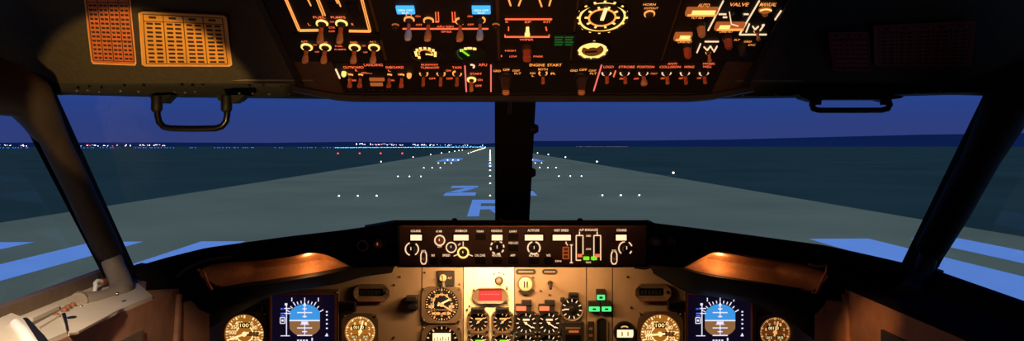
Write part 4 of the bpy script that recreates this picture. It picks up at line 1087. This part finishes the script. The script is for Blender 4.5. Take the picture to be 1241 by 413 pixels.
def freq(o, rr, d):
    b = MB()
    for a, k in ((145, .12), (115, .1), (90, .16), (62, .12)):
        t = R(a); b.box(rr * .7 * math.cos(t) - rr * k, rr * .7 * math.cos(t) + rr * k, rr * .62 * math.sin(t) - rr * .1, rr * .62 * math.sin(t) + rr * .14, d, d + .001)
    o.part('numerals', b, 'L_yel'); o.part('needle', MB().line((-rr * .1, -rr * .2), (-rr * .62, rr * .5), rr * .14, d + .001, d + .002), 'L_lime')
    o.part('green_arc', MB().arc(0, 0, rr * .85, rr * .92, 150, 230, d, d + .001, 14), 'L_greend')
ovdial('frequency_meter', 'round green-black meter on the console, right of yellow-figured meter', 570, 61.6, 17.5, freq, .92, 'faceg')

# wiper panel
o = module('wiper_switch_panel', 'narrow wiper panel with red bracket lines in the console centre', 606.5, 690, -60, 74.5)
b = MB()
for a, q in (((612, 22.4), (669, 22.4)), ((612, 43.8), (665.5, 43.8)), ((612, 41.5), (612, 44)), ((665.5, 41.5), (665.5, 44)), ((616.3, 32), (616.3, 36)), ((661.5, 32), (662.5, 36))): o.ln(b, a, q, 1.4)
o.parts('marking', b, 'L_red')
b = MB()
for a, q in (((616, -3), (619, 6)), ((632, -3), (628.5, 6)), ((653, -3), (656.5, 7)), ((668, -3), (665.5, 6))): o.ln(b, a, q, 1.7)
o.parts('dial_tick', b, 'L_org')
for s, px, py, w, h in (('R', 614.5, 25.2, 4, 2.2), ('EP', 640, 25.2, 8, 2.4), ('INT', 663, 25.2, 9, 2.6), ('WIPER', 638, 46.6, 18, 2.8), ('HIGH', 618.5, 60, 14, 2.6), ('LOW', 622, 67, 10, 2.6), ('PARK', 652.5, 67, 13, 2.6)): o.cap(s, px, py, w, h, 'L_red')
x, y = o.p(639, 34); kb = o.part('selector_knob', MB().lathe(x, y, [(4.6 * o.m, 0), (4.4 * o.m, .006), (3.4 * o.m, .008)], 18), 'knob', None, True)
b = MB().poly([(x - 3.2 * o.m, y - 5 * o.my), (x + 3.4 * o.m, y - 5 * o.my), (x + 2 * o.m, y + 4.5 * o.my), (x - 1.6 * o.m, y + 4.5 * o.my)], .004, .010); o.part('lit_pointer', b, 'L_yel', kb)
x, y = o.p(638.5, 57); kb = o.part('wiper_knob', MB().lathe(x, y, [(7.2 * o.m, 0), (7 * o.m, .008), (5.2 * o.m, .010)], 22), 'strip', None, True)
b = MB().box(x - 5.2 * o.m, x + 5.2 * o.m, y - 4 * o.my, y + 4 * o.my, .010, .026, .002); o.part('red_cap', b, 'rednob', kb)
b = MB(); o.ln(b, (607, 67), (608.5, 67), 1.5); o.part('dot', b, 'L_red')
o = On('caption_grid', 'dim green lettered caption grid on the console right of wiper panel', 'caption', OV, 683.5, 47)
b = MB(); o.rect(b, 670, 697, 40, 54, .0, .0035, .0006); o.part('plate', b, 'faceg')
b = MB()
for i, y in enumerate((42.5, 45.5, 48.5, 51.5)):
    for j in (0, 1): o.rect(b, 672 + 12.5 * j, 683 + 12 * j - (i % 2) * 1.5, y - .7, y + .7, .0035, .0042)
o.part('caption_bar', b, 'L_greend')

# gauges
o = module('cabin_altitude_module', 'plain console panel behind the two glowing ringed gauges', 692.5, 800, -60, 74.5)
x, y = o.p(787, 16); kb = o.part('test_button', MB().lathe(x, y, [(5 * o.m, 0), (5 * o.m, .005), (3 * o.m, .007)], 18), 'knob', None, True)
o.part('lit_ring', MB().arc(x, y, 5.2 * o.m, 6.8 * o.m, 0, 360, .0005, .0026, 24), 'L_org', kb)
o.cap('HORN', 787, 4, 15, 2.6, 'L_org'); o.cap('CUTOUT', 789, 8.5, 17, 2.4, 'L_org')
def bigg(o, rr, d):
    o.part('outer_ring', MB().arc(0, 0, rr * .84, rr * .91, -180, 180, d, d + .001, 44), 'L_yel'); o.part('inner_ring', MB().arc(0, 0, rr * .48, rr * .55, -180, 180, d, d + .001, 36), 'L_org')
    b = MB()
    for i in range(16):
        t = 2 * math.pi * i / 16; c, s_ = math.cos(t), math.sin(t); b.line((rr * .86 * c, rr * .86 * s_), (rr * 1.02 * c, rr * 1.02 * s_), rr * .09, d, d + .001)
    for i in range(10):
        t = 2 * math.pi * i / 10; c, s_ = math.cos(t), math.sin(t); b.line((rr * .52 * c, rr * .52 * s_), (rr * .68 * c, rr * .68 * s_), rr * .08, d, d + .001)
    o.part('marking', b, 'L_yel'); o.part('needle', MB().line((0, -rr * .1), (rr * .08, rr * .62), rr * .14, d + .001, d + .003), 'L_goldm')
ovdial('cabin_altitude_gauge', 'largest console gauge with two glowing toothed rings', 729.5, 18, 31, bigg, .85)
def smallg(o, rr, d):
    o.part('outer_ring', MB().arc(0, 0, rr * .72, rr * .92, -180, 180, d, d + .001, 40), 'L_yel')
    b = MB()
    for i in range(12):
        t = 2 * math.pi * i / 12; c, s_ = math.cos(t), math.sin(t); b.line((rr * .8 * c, rr * .8 * s_), (rr * 1.03 * c, rr * 1.03 * s_), rr * .14, d, d + .001)
    o.part('marking', b, 'L_goldm'); o.part('upper_glow', MB().arc(0, 0, rr * .35, rr * .72, 50, 150, d, d + .001, 16), 'L_yel')
    o.part('needle', MB().line((rr * .3, -rr * .05), (-rr * .5, -rr * .12), rr * .1, d + .001, d + .003), 'face')
    b = MB()
    for x in (-.35, .02): b.box(rr * x, rr * (x + .28), -rr * 1.02, -rr * .82, d + .001, d + .002)
    o.part('green_mark', b, 'L_greend')
ovdial('climb_gauge', 'small bright yellow ringed gauge below the largest console gauge', 718, 57.5, 18.5, smallg, .95, 'L_dkgold')

# pressurization panel
o = module('pressurization_panel', 'slanted-line pressurization panel with glowing windows, top right of console', 803, 913, -60, 74.5)
for x0, x1, y0, y1, c0, c1 in ((831, 869, 8, 16.5, 838, 866), (866, 902, 26, 34, 871, 884), (816.5, 838.5, 38.5, 46.5, 823, 836)):
    b = MB(); o.rect(b, x0, x1, y0, y1, .0003, .006, .0012); w = o.part('display_window', b, 'L_copper')
    b = MB(); o.rect(b, c0, c1, y0 + 1, y1 - 3, .006, .007); o.part('lit_digits', b, 'L_yel', w)
    b = MB(); o.rect(b, x0 + 1.5, x1 - 1, y1 - 3, y1 - .8, .006, .007); o.part('lit_edge', b, 'L_org', w)
b = MB()
for a, q in (((876.5, 0), (858, 36)), ((920, 0), (896, 41)), ((896, 41), (929, 41)), ((946.5, 12), (939, 23)), ((908, 28), (904, 38)), ((923, 30), (926.5, 29)), ((912, 31), (915, 35)), ((915, 35), (919, 31)), ((926, 29), (921, 36)), ((854, 49.5), (871, 49.5)),
             ((849, 52), (844.5, 63)), ((853, 56), (857, 60)), ((857, 60), (861, 55)), ((861, 55), (864, 60)), ((869, 55), (865, 62)), ((871, 16.3), (880, 16.3)), ((876, 20), (881, 20)), ((901, 16.3), (907, 16.3))): o.ln(b, a, q, 1.3)
o.parts('marking', b, 'L_cream')
for s, px, py, w, h in (('FLT ALT', 846, 20.2, 16, 2.4), ('LAND ALT', 880, 37, 17, 2.4), ('LAND ALT', 830, 49.6, 18, 2.4), ('AUTO', 853, 5, 14, 4), ('VALVE', 895.5, 4, 23, 4), ('MANUAL', 931, 4, 20, 4.4), ('FLT', 893, 47, 7, 2.4), ('GRD', 906, 49, 10, 2.4), ('DC', 911, 53, 9, 2.4)): o.cap(s, px, py, w, h, 'L_org')
b = MB(); 
x, y = o.p(927, 11); vd = o.part('mode_lamp', MB().lathe(x, y, [(8 * o.m, 0), (8 * o.m, .004), (5 * o.m, .006)], 22, .6), 'L_copper', None, True)
o.part('lit_top', MB().arc(x, y, 4 * o.m, 8 * o.m, 20, 160, .004, .0055, 16, .6), 'L_yel', vd)
o.part('lit_bottom', MB().lathe(*o.p(927, 16.5), [(4 * o.m, 0), (3 * o.m, .004)], 16), 'L_dkgold', vd)
x, y = o.p(892, 17); vk = o.part('valve_gauge', MB().lathe(x, y, [(9.5 * o.m, 0), (9.5 * o.m, .004), (8 * o.m, .007)], 6), 'face')
b = MB(); o.ln(b, (883, 9.5), (885.5, 24.5), 1.2, .0072, .0082); o.ln(b, (885.5, 24.5), (894, 27), 1.2, .0072, .0082); o.part('lit_edge', b, 'L_cream', vk)
for px, py, r, m in ((848.7, 29, 6.5, 'tip'), (832, 55, 6.5, 'rednob'), (881, 44, 6.5, 'rednob'), (898, 53, 6, 'knob')):
    x, y = o.p(px, py); r_ = r * o.m
    kb = o.part('selector_knob', MB().lathe(x, y, [(r_, 0), (r_ * .95, .006), (r_ * .8, .008)], 20), 'bezeld', None, True)
    o.part('grip', MB().lathe(x, y, [(r_ * .78, .008), (r_ * .7, .022), (r_ * .45, .025)], 18), m, kb, True)
for px, py in ((858.5, 62), (917, 36)): toggle(o, px, py, 4, .014, 5.5, 'L_org', (200, 340), 'tip', 0, .0025, 1.0)

# lower row
o = module('landing_light_panel', 'landing light switch panel at the lower left of the console', 402, 503, 75.5, 113)
b = MB(); o.ln(b, (407, 83), (412, 94), 1.6)
for x0, x1, y in ((416.5, 440, 81.5), (468, 489, 81.5)): pass
o.parts('marking', b, 'L_cream')
for s, px, py, w, h in (('OUTBOARD', 428.5, 80.2, 24, 2.6), ('LANDING', 452.5, 77.3, 22, 2.8), ('INBOARD', 478.5, 80.2, 21, 2.6), ('L', 423, 88, 3, 2.4), ('R', 432, 84, 3, 2.4), ('L', 472, 84, 3, 2.4), ('R', 484, 89, 3, 2.4), ('EXTEND', 427, 96, 10, 2), ('RETRACT', 445, 87, 13, 2), ('ON', 475, 96, 6, 2)): o.cap(s, px, py, w, h, 'L_red')
b = MB(); o.rect(b, 444, 466, 79.5, 85.5, .0003, .005, .0006); o.part('unlit_caption', b, 'black')
for y, x0, x1 in ((95, 448, 466), (101, 449, 464)):
    b = MB(); o.rect(b, x0, x1, y - 1.2, y + 1.2, .0003, .004, .0004); o.part('switch_guard', b, 'L_copper')
for px, py, m in ((417, 87.5, 'L_yel'), (496, 89.5, 'L_org')):
    x, y = o.p(px, py); o.part('lit_knob', MB().lathe(x, y, [(3 * o.m, 0), (2.8 * o.m, .006), (1.6 * o.m, .009)], 14), m, None, True)
for px in (425, 437, 472, 487): toggle(o, px, 91, 4, .017, 7, 'L_org', (30, 120), 'bezel' if False else 'stem', -.2, .003, 1.0)
for px in (418, 424.5, 430.5, 440, 446.5, 452.5, 463, 469, 474, 483, 489, 495):
    x, y = o.p(px, 108.5); o.part('lamp_dot', MB().lathe(x, y, [(.9 * o.m, 0), (.7 * o.m, .002)], 8), 'screw')

o = module('taxi_light_panel', 'three-switch taxi light panel left of the starter panel', 504, 561, 75.5, 113)
for s, px, py, w, h in (('RUNWAY', 521, 77, 20, 2.2), ('TURNOFF', 521, 80.6, 22, 2.4), ('TAXI', 553.5, 80.4, 11, 2.6), ('ON', 543.5, 84.2, 6, 2.2), ('OFF', 524, 93.8, 8, 2.2), ('OFF', 545, 93.8, 8, 2.2)): o.cap(s, px, py, w, h, 'L_red')
for px, r_ in ((513.6, 5), (534.5, 5), (554, 5.5)): toggle(o, px, 88, r_, .020, 5, 'L_org', (170, 380) if px < 540 else (110, 360), 'stem', -.1, .003, 1.5)

o = module('apu_start_panel', 'small starter panel between two tall red lines', 562, 597, 75.5, 113)
b = MB()
for a, q in (((563.4, 79), (565.2, 110)), ((595, 78), (595, 110))): o.ln(b, a, q, 1.6)
o.parts('marking', b, 'L_pink')
for s, px, py, w, h in (('APU', 585, 77.2, 10, 3), ('START', 577, 88, 14, 2.4), ('ON', 581.8, 95.5, 6, 2.6), ('OFF', 580, 102.6, 8, 2.6)): o.cap(s, px, py, w, h, 'L_red')
x, y = o.p(571.5, 79.5); o.part('lit_crescent', MB().arc(x, y, 2.4 * o.m, 4 * o.m, -60, 110, .0005, .0026, 12), 'L_cream')
toggle(o, 571.5, 95.5, 4.2, .018, 6, 'L_yel', (0, 360), 'tip', -.1, .0035, 2.2)

o = module('engine_start_panel', 'engine start panel with two large starter knobs in the console centre', 598, 725, 75.5, 113)
for s, px, py, w, h in (('ENGINE', 651, 77.4, 18, 3), ('START', 672, 77.4, 17, 3), ('BOTH', 658, 82.6, 11, 2.4), ('GRD', 602.5, 84.6, 9, 2.4), ('OFF', 613.6, 83.2, 8, 2.6), ('CONT', 625.5, 84.2, 9, 2.2), ('FLT', 627.5, 87.6, 8, 2.2), ('IGN', 645.5, 87.4, 6, 2.2), ('L', 646, 90.5, 3, 2), ('R', 670.5, 87.8, 6, 2.4),
                        ('GRD', 695.6, 84.2, 9, 2.4), ('OFF', 706.6, 83.2, 9, 2.6), ('CONT', 718, 84.2, 9, 2.2), ('FLT', 719, 87.6, 8, 2.2)): o.cap(s, px, py, w, h, 'L_org')
for px in (613, 704):
    x, y = o.p(px, 91); m_ = o.m
    kb = o.part('start_knob', MB().lathe(x, y, [(9.5 * m_, 0), (9.5 * m_, .004), (7.5 * m_, .006), (7 * m_, .012)], 26), 'bezeld', None, True)
    pts = [(x - 5 * m_, y - 7 * m_), (x + 5 * m_, y - 7 * m_), (x + 6.2 * m_, y), (x + 4.5 * m_, y + 8 * m_), (x - 4.5 * m_, y + 8 * m_), (x - 6.2 * m_, y)]
    bar = [(p_[0], p_[1], .012) for p_ in pts]; tp = [((p_[0] - x) * .72 + x, (p_[1] - y) * .9 + y, .030) for p_ in pts]
    o.part('grip', MB().hull([Vector(p_) for p_ in bar], [Vector(p_) for p_ in tp]), 'strip', kb)
    o.part('grip_end', MB().box(x - 4.2 * m_, x + 4.2 * m_, y - 7.5 * m_, y - 1 * m_, .028, .036, .002), 'tip', kb)
toggle(o, 658, 87.5, 5, .016, 5, 'L_org', (150, 390), 'stem', -.1, .003, 1.5)
b = MB(); o.ln(b, (729, 78), (719.5, 109), 1.4); o.part('marking', b, 'L_pink')

o = module('exterior_light_panel', 'row of six exterior light switches at the lower right of console', 726, 880, 75.5, 113)
for s, px, py, w, h in (('LOGO', 737.5, 79.7, 12, 2.6), ('STROBE', 759.5, 79.7, 19, 2.6), ('POSITION', 782.5, 79.7, 20, 2.6), ('ANTI', 814.5, 75.8, 11, 2.2), ('COLLISION', 812, 79.7, 25, 2.6), ('WING', 835, 79.7, 12, 2.6), ('WHEEL', 859, 75.8, 15, 2.2), ('WELL', 857, 79.4, 11, 2.4),
                        ('OFF', 753, 94, 5, 2), ('OFF', 771, 94, 6, 2), ('STEADY', 792.5, 87.8, 8, 2), ('OFF', 803, 93.6, 5, 2), ('OFF', 825, 93.6, 5, 2), ('OFF', 847, 93.4, 5, 2)): o.cap(s, px, py, w, h, 'L_red')
for px, L_, tp, wd in ((735, .016, 'stem', 5), (757, .016, 'stem', 5), (779.6, .019, 'tip', 8.5), (807.8, .017, 'stem', 5), (830, .017, 'stem', 5), (853, .016, 'stem', 5)):
    toggle(o, px, 87, 5.6, L_, wd, 'L_cream', (185, 355), tp, -.15, .0035, 1.6)
b = MB(); o.ln(b, (746, 85), (743.5, 92), 1.3); o.part('marking', b, 'L_red')
x, y = o.p(874.5, 80.5); o.part('lamp_dot', MB().lathe(x, y, [(1 * o.m, 0), (.8 * o.m, .002)], 8), 'screw')

# ==================================================================== PLACARDS
def placard(label, corners, Ys, card, rows_, cols, head=True, rim='cardrim'):
    P4 = [W(px, py, Y) for (px, py), Y in zip(corners, Ys)]     # top left, top right, bottom right, bottom left
    u = ((P4[1] - P4[0]) + (P4[2] - P4[3])).normalized(); n = u.cross(((P4[0] - P4[3]) + (P4[1] - P4[2]))).normalized(); v = n.cross(u)
    c = sum(P4, Vector()) / 4
    mw = Matrix((u, v, n)).transposed().to_4x4(); mw.translation = c
    e = thing('placard', label, 'placard', mw, None)
    Q = [((p - c).dot(u), (p - c).dot(v)) for p in P4]
    def at(s, t):
        a = (Q[0][0] + (Q[1][0] - Q[0][0]) * s, Q[0][1] + (Q[1][1] - Q[0][1]) * s); b_ = (Q[3][0] + (Q[2][0] - Q[3][0]) * s, Q[3][1] + (Q[2][1] - Q[3][1]) * s)
        return (a[0] + (b_[0] - a[0]) * t, a[1] + (b_[1] - a[1]) * t)
    rc_ = .035
    outl = [at(rc_, 0), at(1 - rc_, 0), at(1, rc_), at(1, 1 - rc_), at(1 - rc_, 1), at(rc_, 1), at(0, 1 - rc_), at(0, rc_)]
    MB().poly(outl, 0, .002).build('card', M[card], e)
    inn = [((x) * .965, (y) * .965) for x, y in outl]
    MB().loop(outl, inn, .0018, .0032).build('rim', M[rim], e)
    b = MB(); lw = .0011
    L0, L1, T0, T1 = .05, .95, .05, .95
    for k in range(cols + 1):
        s = L0 + (L1 - L0) * k / cols; b.line(at(s, T0), at(s, T1), lw, .002, .0025)
    for t in ([T0, T1] + ([T0 + .12] if head else [T0 + .12, T0 + .62])): b.line(at(L0, t), at(L1, t), lw, .002, .0025)
    b.build('table_lines', M['ink'], e)
    b = MB(); random.seed(rows_ * 7 + cols)
    for r in range(rows_ + 1):
        t = T0 + .05 if r == 0 else T0 + .16 + (T1 - T0 - .2) * (r - 1) / max(1, rows_ - 1)
        for k in range(cols):
            s0 = L0 + (L1 - L0) * (k + .14) / cols; wd = (L1 - L0) / cols
            for (q0, q1) in (((.14, .5),) if r == 0 else ((0, .27 + random.random() * .06), (.42, .72))):
                b.line(at(s0 + wd * q0, t), at(s0 + wd * q1, t), .0036, .002, .0026)
    b.build('table_text', M['ink'], e)
placard('orange printed table card, tall, on the left ceiling lining', [(101, -14), (158, -14), (166, 79), (112, 76)], [1.150, 1.158, 1.238, 1.232], 'cardA', 13, 4, False)
placard('yellow printed table card, wide, beside the tall orange card', [(168, 13), (275, 18), (282, 80), (173, 79)], [1.172, 1.184, 1.245, 1.240], 'cardB', 10, 4)
placard('narrow unlit reddish card on the dark right ceiling lining', [(1003, 38), (1052, 38), (1055, 85), (1010, 85)], [1.193, 1.190, 1.240, 1.240], 'cardR', 7, 3, False, 'cardR')
placard('wide unlit reddish card at the outer side of dark right ceiling', [(1058, 30), (1182, 25), (1176, 79), (1059, 79)], [1.182, 1.174, 1.232, 1.235], 'cardR', 9, 5, True, 'cardR')

# ==================================================================== GRAB HANDLES
e = thing('grab_handle', 'black U-shaped grab handle hanging over the left windshield', 'handle', Matrix.Translation(W(233, 118, 1.36)))
Yh_ = 1.36
def P3(px, py, Y=1.36): return e.matrix_world.inverted() @ W(px, py, Y)
MB().tube([P3(190, 124), P3(191, 140), P3(193, 148), P3(198, 153.5), P3(206, 155.5), P3(233, 156), P3(261, 155.5), P3(269, 153), P3(274, 147), P3(275.5, 138), P3(274.5, 124)], [.0055] + [.0062] * 9 + [.0055], 12).build('grip', M['gloss'], e, True)
for px, x0, x1 in ((190, 181, 203), (274.5, 262, 292)):
    MB().tube([P3(px, 116), P3(px, 126), P3(px, 133), P3(px, 136)], [.0095, .0105, .0105, .007], 12).build('socket', M['black'], e, True)
    f = [P3(x0, 115), P3(x1 + 4, 115), P3(x1 - 2, 121), P3((x0 + x1) / 2 + 6, 124.5), P3((x0 + x1) / 2 - 6, 124.5), P3(x0 + 2, 121)]
    MB().hull(f, [p + Vector((0, .03, 0)) for p in f]).build('mount_plate', M['black'], e)
e = thing('grab_handle', 'flat black grab handle folded up over the right windshield', 'handle', Matrix.Translation(W(1030, 118, 1.36)))
MB().tube([P3(987, 121), P3(984.5, 127), P3(985.5, 131.5), P3(992, 133.5), P3(1030, 133.6), P3(1068, 133.5), P3(1076, 131.5), P3(1078, 127), P3(1076, 121)], [.0065, .0065, .006, .0055, .0055, .0055, .006, .0065, .0065], 12).build('grip', M['gloss'], e, True)
f = [P3(968, 114), P3(1100, 114), P3(1092, 119), P3(1080, 120.5), P3(1074, 122.5), P3(1066, 120.5), P3(998, 120.5), P3(992, 124), P3(984, 122), P3(974, 119)]
MB().hull(f, [p + Vector((0, .03, 0)) for p in f]).build('mount_plate', M['black'], e)
for px in (990, 1072):
    MB().tube([P3(px, 116), P3(px, 127)], [.010, .008], 12).build('socket', M['black'], e, True)

# ==================================================================== LIGHT
def light(kind, name, loc, power, col, **kw):
    l = bpy.data.lights.new(name, kind); l.energy = power; l.color = lin(col)
    for k, v in kw.items(): setattr(l, k, v)
    o = bpy.data.objects.new(name, l); C.objects.link(o); o.location = loc; return o
def aim(o, tgt): o.rotation_euler = (Vector(tgt) - o.location).to_track_quat('-Z', 'Y').to_euler()
# added sun lamp that brightens the airfield from behind
s = light('SUN', 'airfield_fill', (0, -20, 30), 2.4, (150, 178, 240), angle=R(2)); aim(s, (0, 0, 0))
# flood strip under the glareshield
s = light('AREA', 'panel_flood', ((595 - CX) * 1.66 / F, 1.655, CZ - .275), .8, (255, 212, 158), shape='RECTANGLE', size=.10, size_y=.02); aim(s, ((595 - CX) * 1.78 / F, 1.78, CZ - .40))
s = light('AREA', 'panel_flood', (.01, 1.655, CZ - .275), 1.4, (255, 196, 130), shape='RECTANGLE', size=.42, size_y=.02); aim(s, (.01, 1.78, CZ - .44))
for px in (373, 872):
    light('POINT', 'recess_lamp', W(px, 311, 1.562), .15, (255, 184, 116), shadow_soft_size=.006)
# reading light on the left ceiling cards, and an unseen fill spot on the left sill
s = light('SPOT', 'reading_light', (-.45, .60, CZ - .12), 17.0, (255, 208, 124), spot_size=R(30), spot_blend=.12, shadow_soft_size=.01); aim(s, W(184, 132, 1.25))
s = light('SPOT', 'side_fill', (-.50, .45, CZ + .15), 62.0, (255, 232, 204), spot_size=R(34), spot_blend=.9, shadow_soft_size=.02); aim(s, (-.82, 1.10, CZ - .32))
s = light('SPOT', 'side_fill', (.30, .75, CZ + .05), 24.0, (255, 184, 116), spot_size=R(9.5), spot_blend=.7, shadow_soft_size=.02); aim(s, W(1058, 412, 1.42))  # added spot brightens the tan lining at lower right
s = light('SPOT', 'side_fill', (-.30, .75, CZ + .05), 3.0, (255, 176, 108), spot_size=R(17), spot_blend=.7, shadow_soft_size=.02); aim(s, (-.70, 1.40, CZ - .44))  # added spot brightens the lining below the left sill
# added fill: a dim warm beam on the overhead console and the control panel
s = light('SPOT', 'overhead_fill', (0, .50, CZ - .30), 10, (255, 176, 112), spot_size=R(58), spot_blend=.5, shadow_soft_size=.06); aim(s, (0, 1.22, CZ + .10))
s = light('AREA', 'cabin_fill', (-.5, .2, CZ + .40), .5, (255, 160, 96), shape='DISK', size=.2); aim(s, (-.3, 1.2, CZ - .3))  # weak added fill outside the reading light's cone

# ==================================================================== SKY
w = bpy.data.worlds.new('night_sky'); bpy.context.scene.world = w; w.use_nodes = True
nt = w.node_tree; bg = nt.nodes['Background']
tc = nt.nodes.new('ShaderNodeTexCoord'); sp = nt.nodes.new('ShaderNodeSeparateXYZ'); rp = nt.nodes.new('ShaderNodeValToRGB')
nt.links.new(tc.outputs['Generated'], sp.inputs[0]); nt.links.new(sp.outputs['Z'], rp.inputs['Fac']); nt.links.new(rp.outputs['Color'], bg.inputs['Color'])
el = rp.color_ramp.elements
el[0].position = 0.0; el[0].color = lin((51, 63, 122)) + (1,)
el[1].position = .09; el[1].color = lin((36, 71, 150)) + (1,)
q = el.new(.035); q.color = lin((46, 64, 129)) + (1,)
q = el.new(.5); q.color = lin((22, 40, 96)) + (1,)
bg.inputs['Strength'].default_value = 1.0

# ==================================================================== CAMERA
cam = bpy.data.cameras.new('camera'); co = bpy.data.objects.new('camera', cam); C.objects.link(co)
co.location = (0, 0, CZ); co.rotation_euler = (R(90), 0, 0)
cam.sensor_width = 36; cam.lens = 36 * F / 1241; cam.shift_y = (HY - 206.5) / 1241; cam.shift_x = 0
cam.clip_start = .02; cam.clip_end = 20000
sc = bpy.context.scene; sc.camera = co
sc.view_settings.view_transform = 'Standard'; sc.view_settings.look = 'None'
sc.view_settings.exposure = 0; sc.view_settings.gamma = 1; sc.view_settings.use_curve_mapping = False
sc.cycles.use_denoising = True
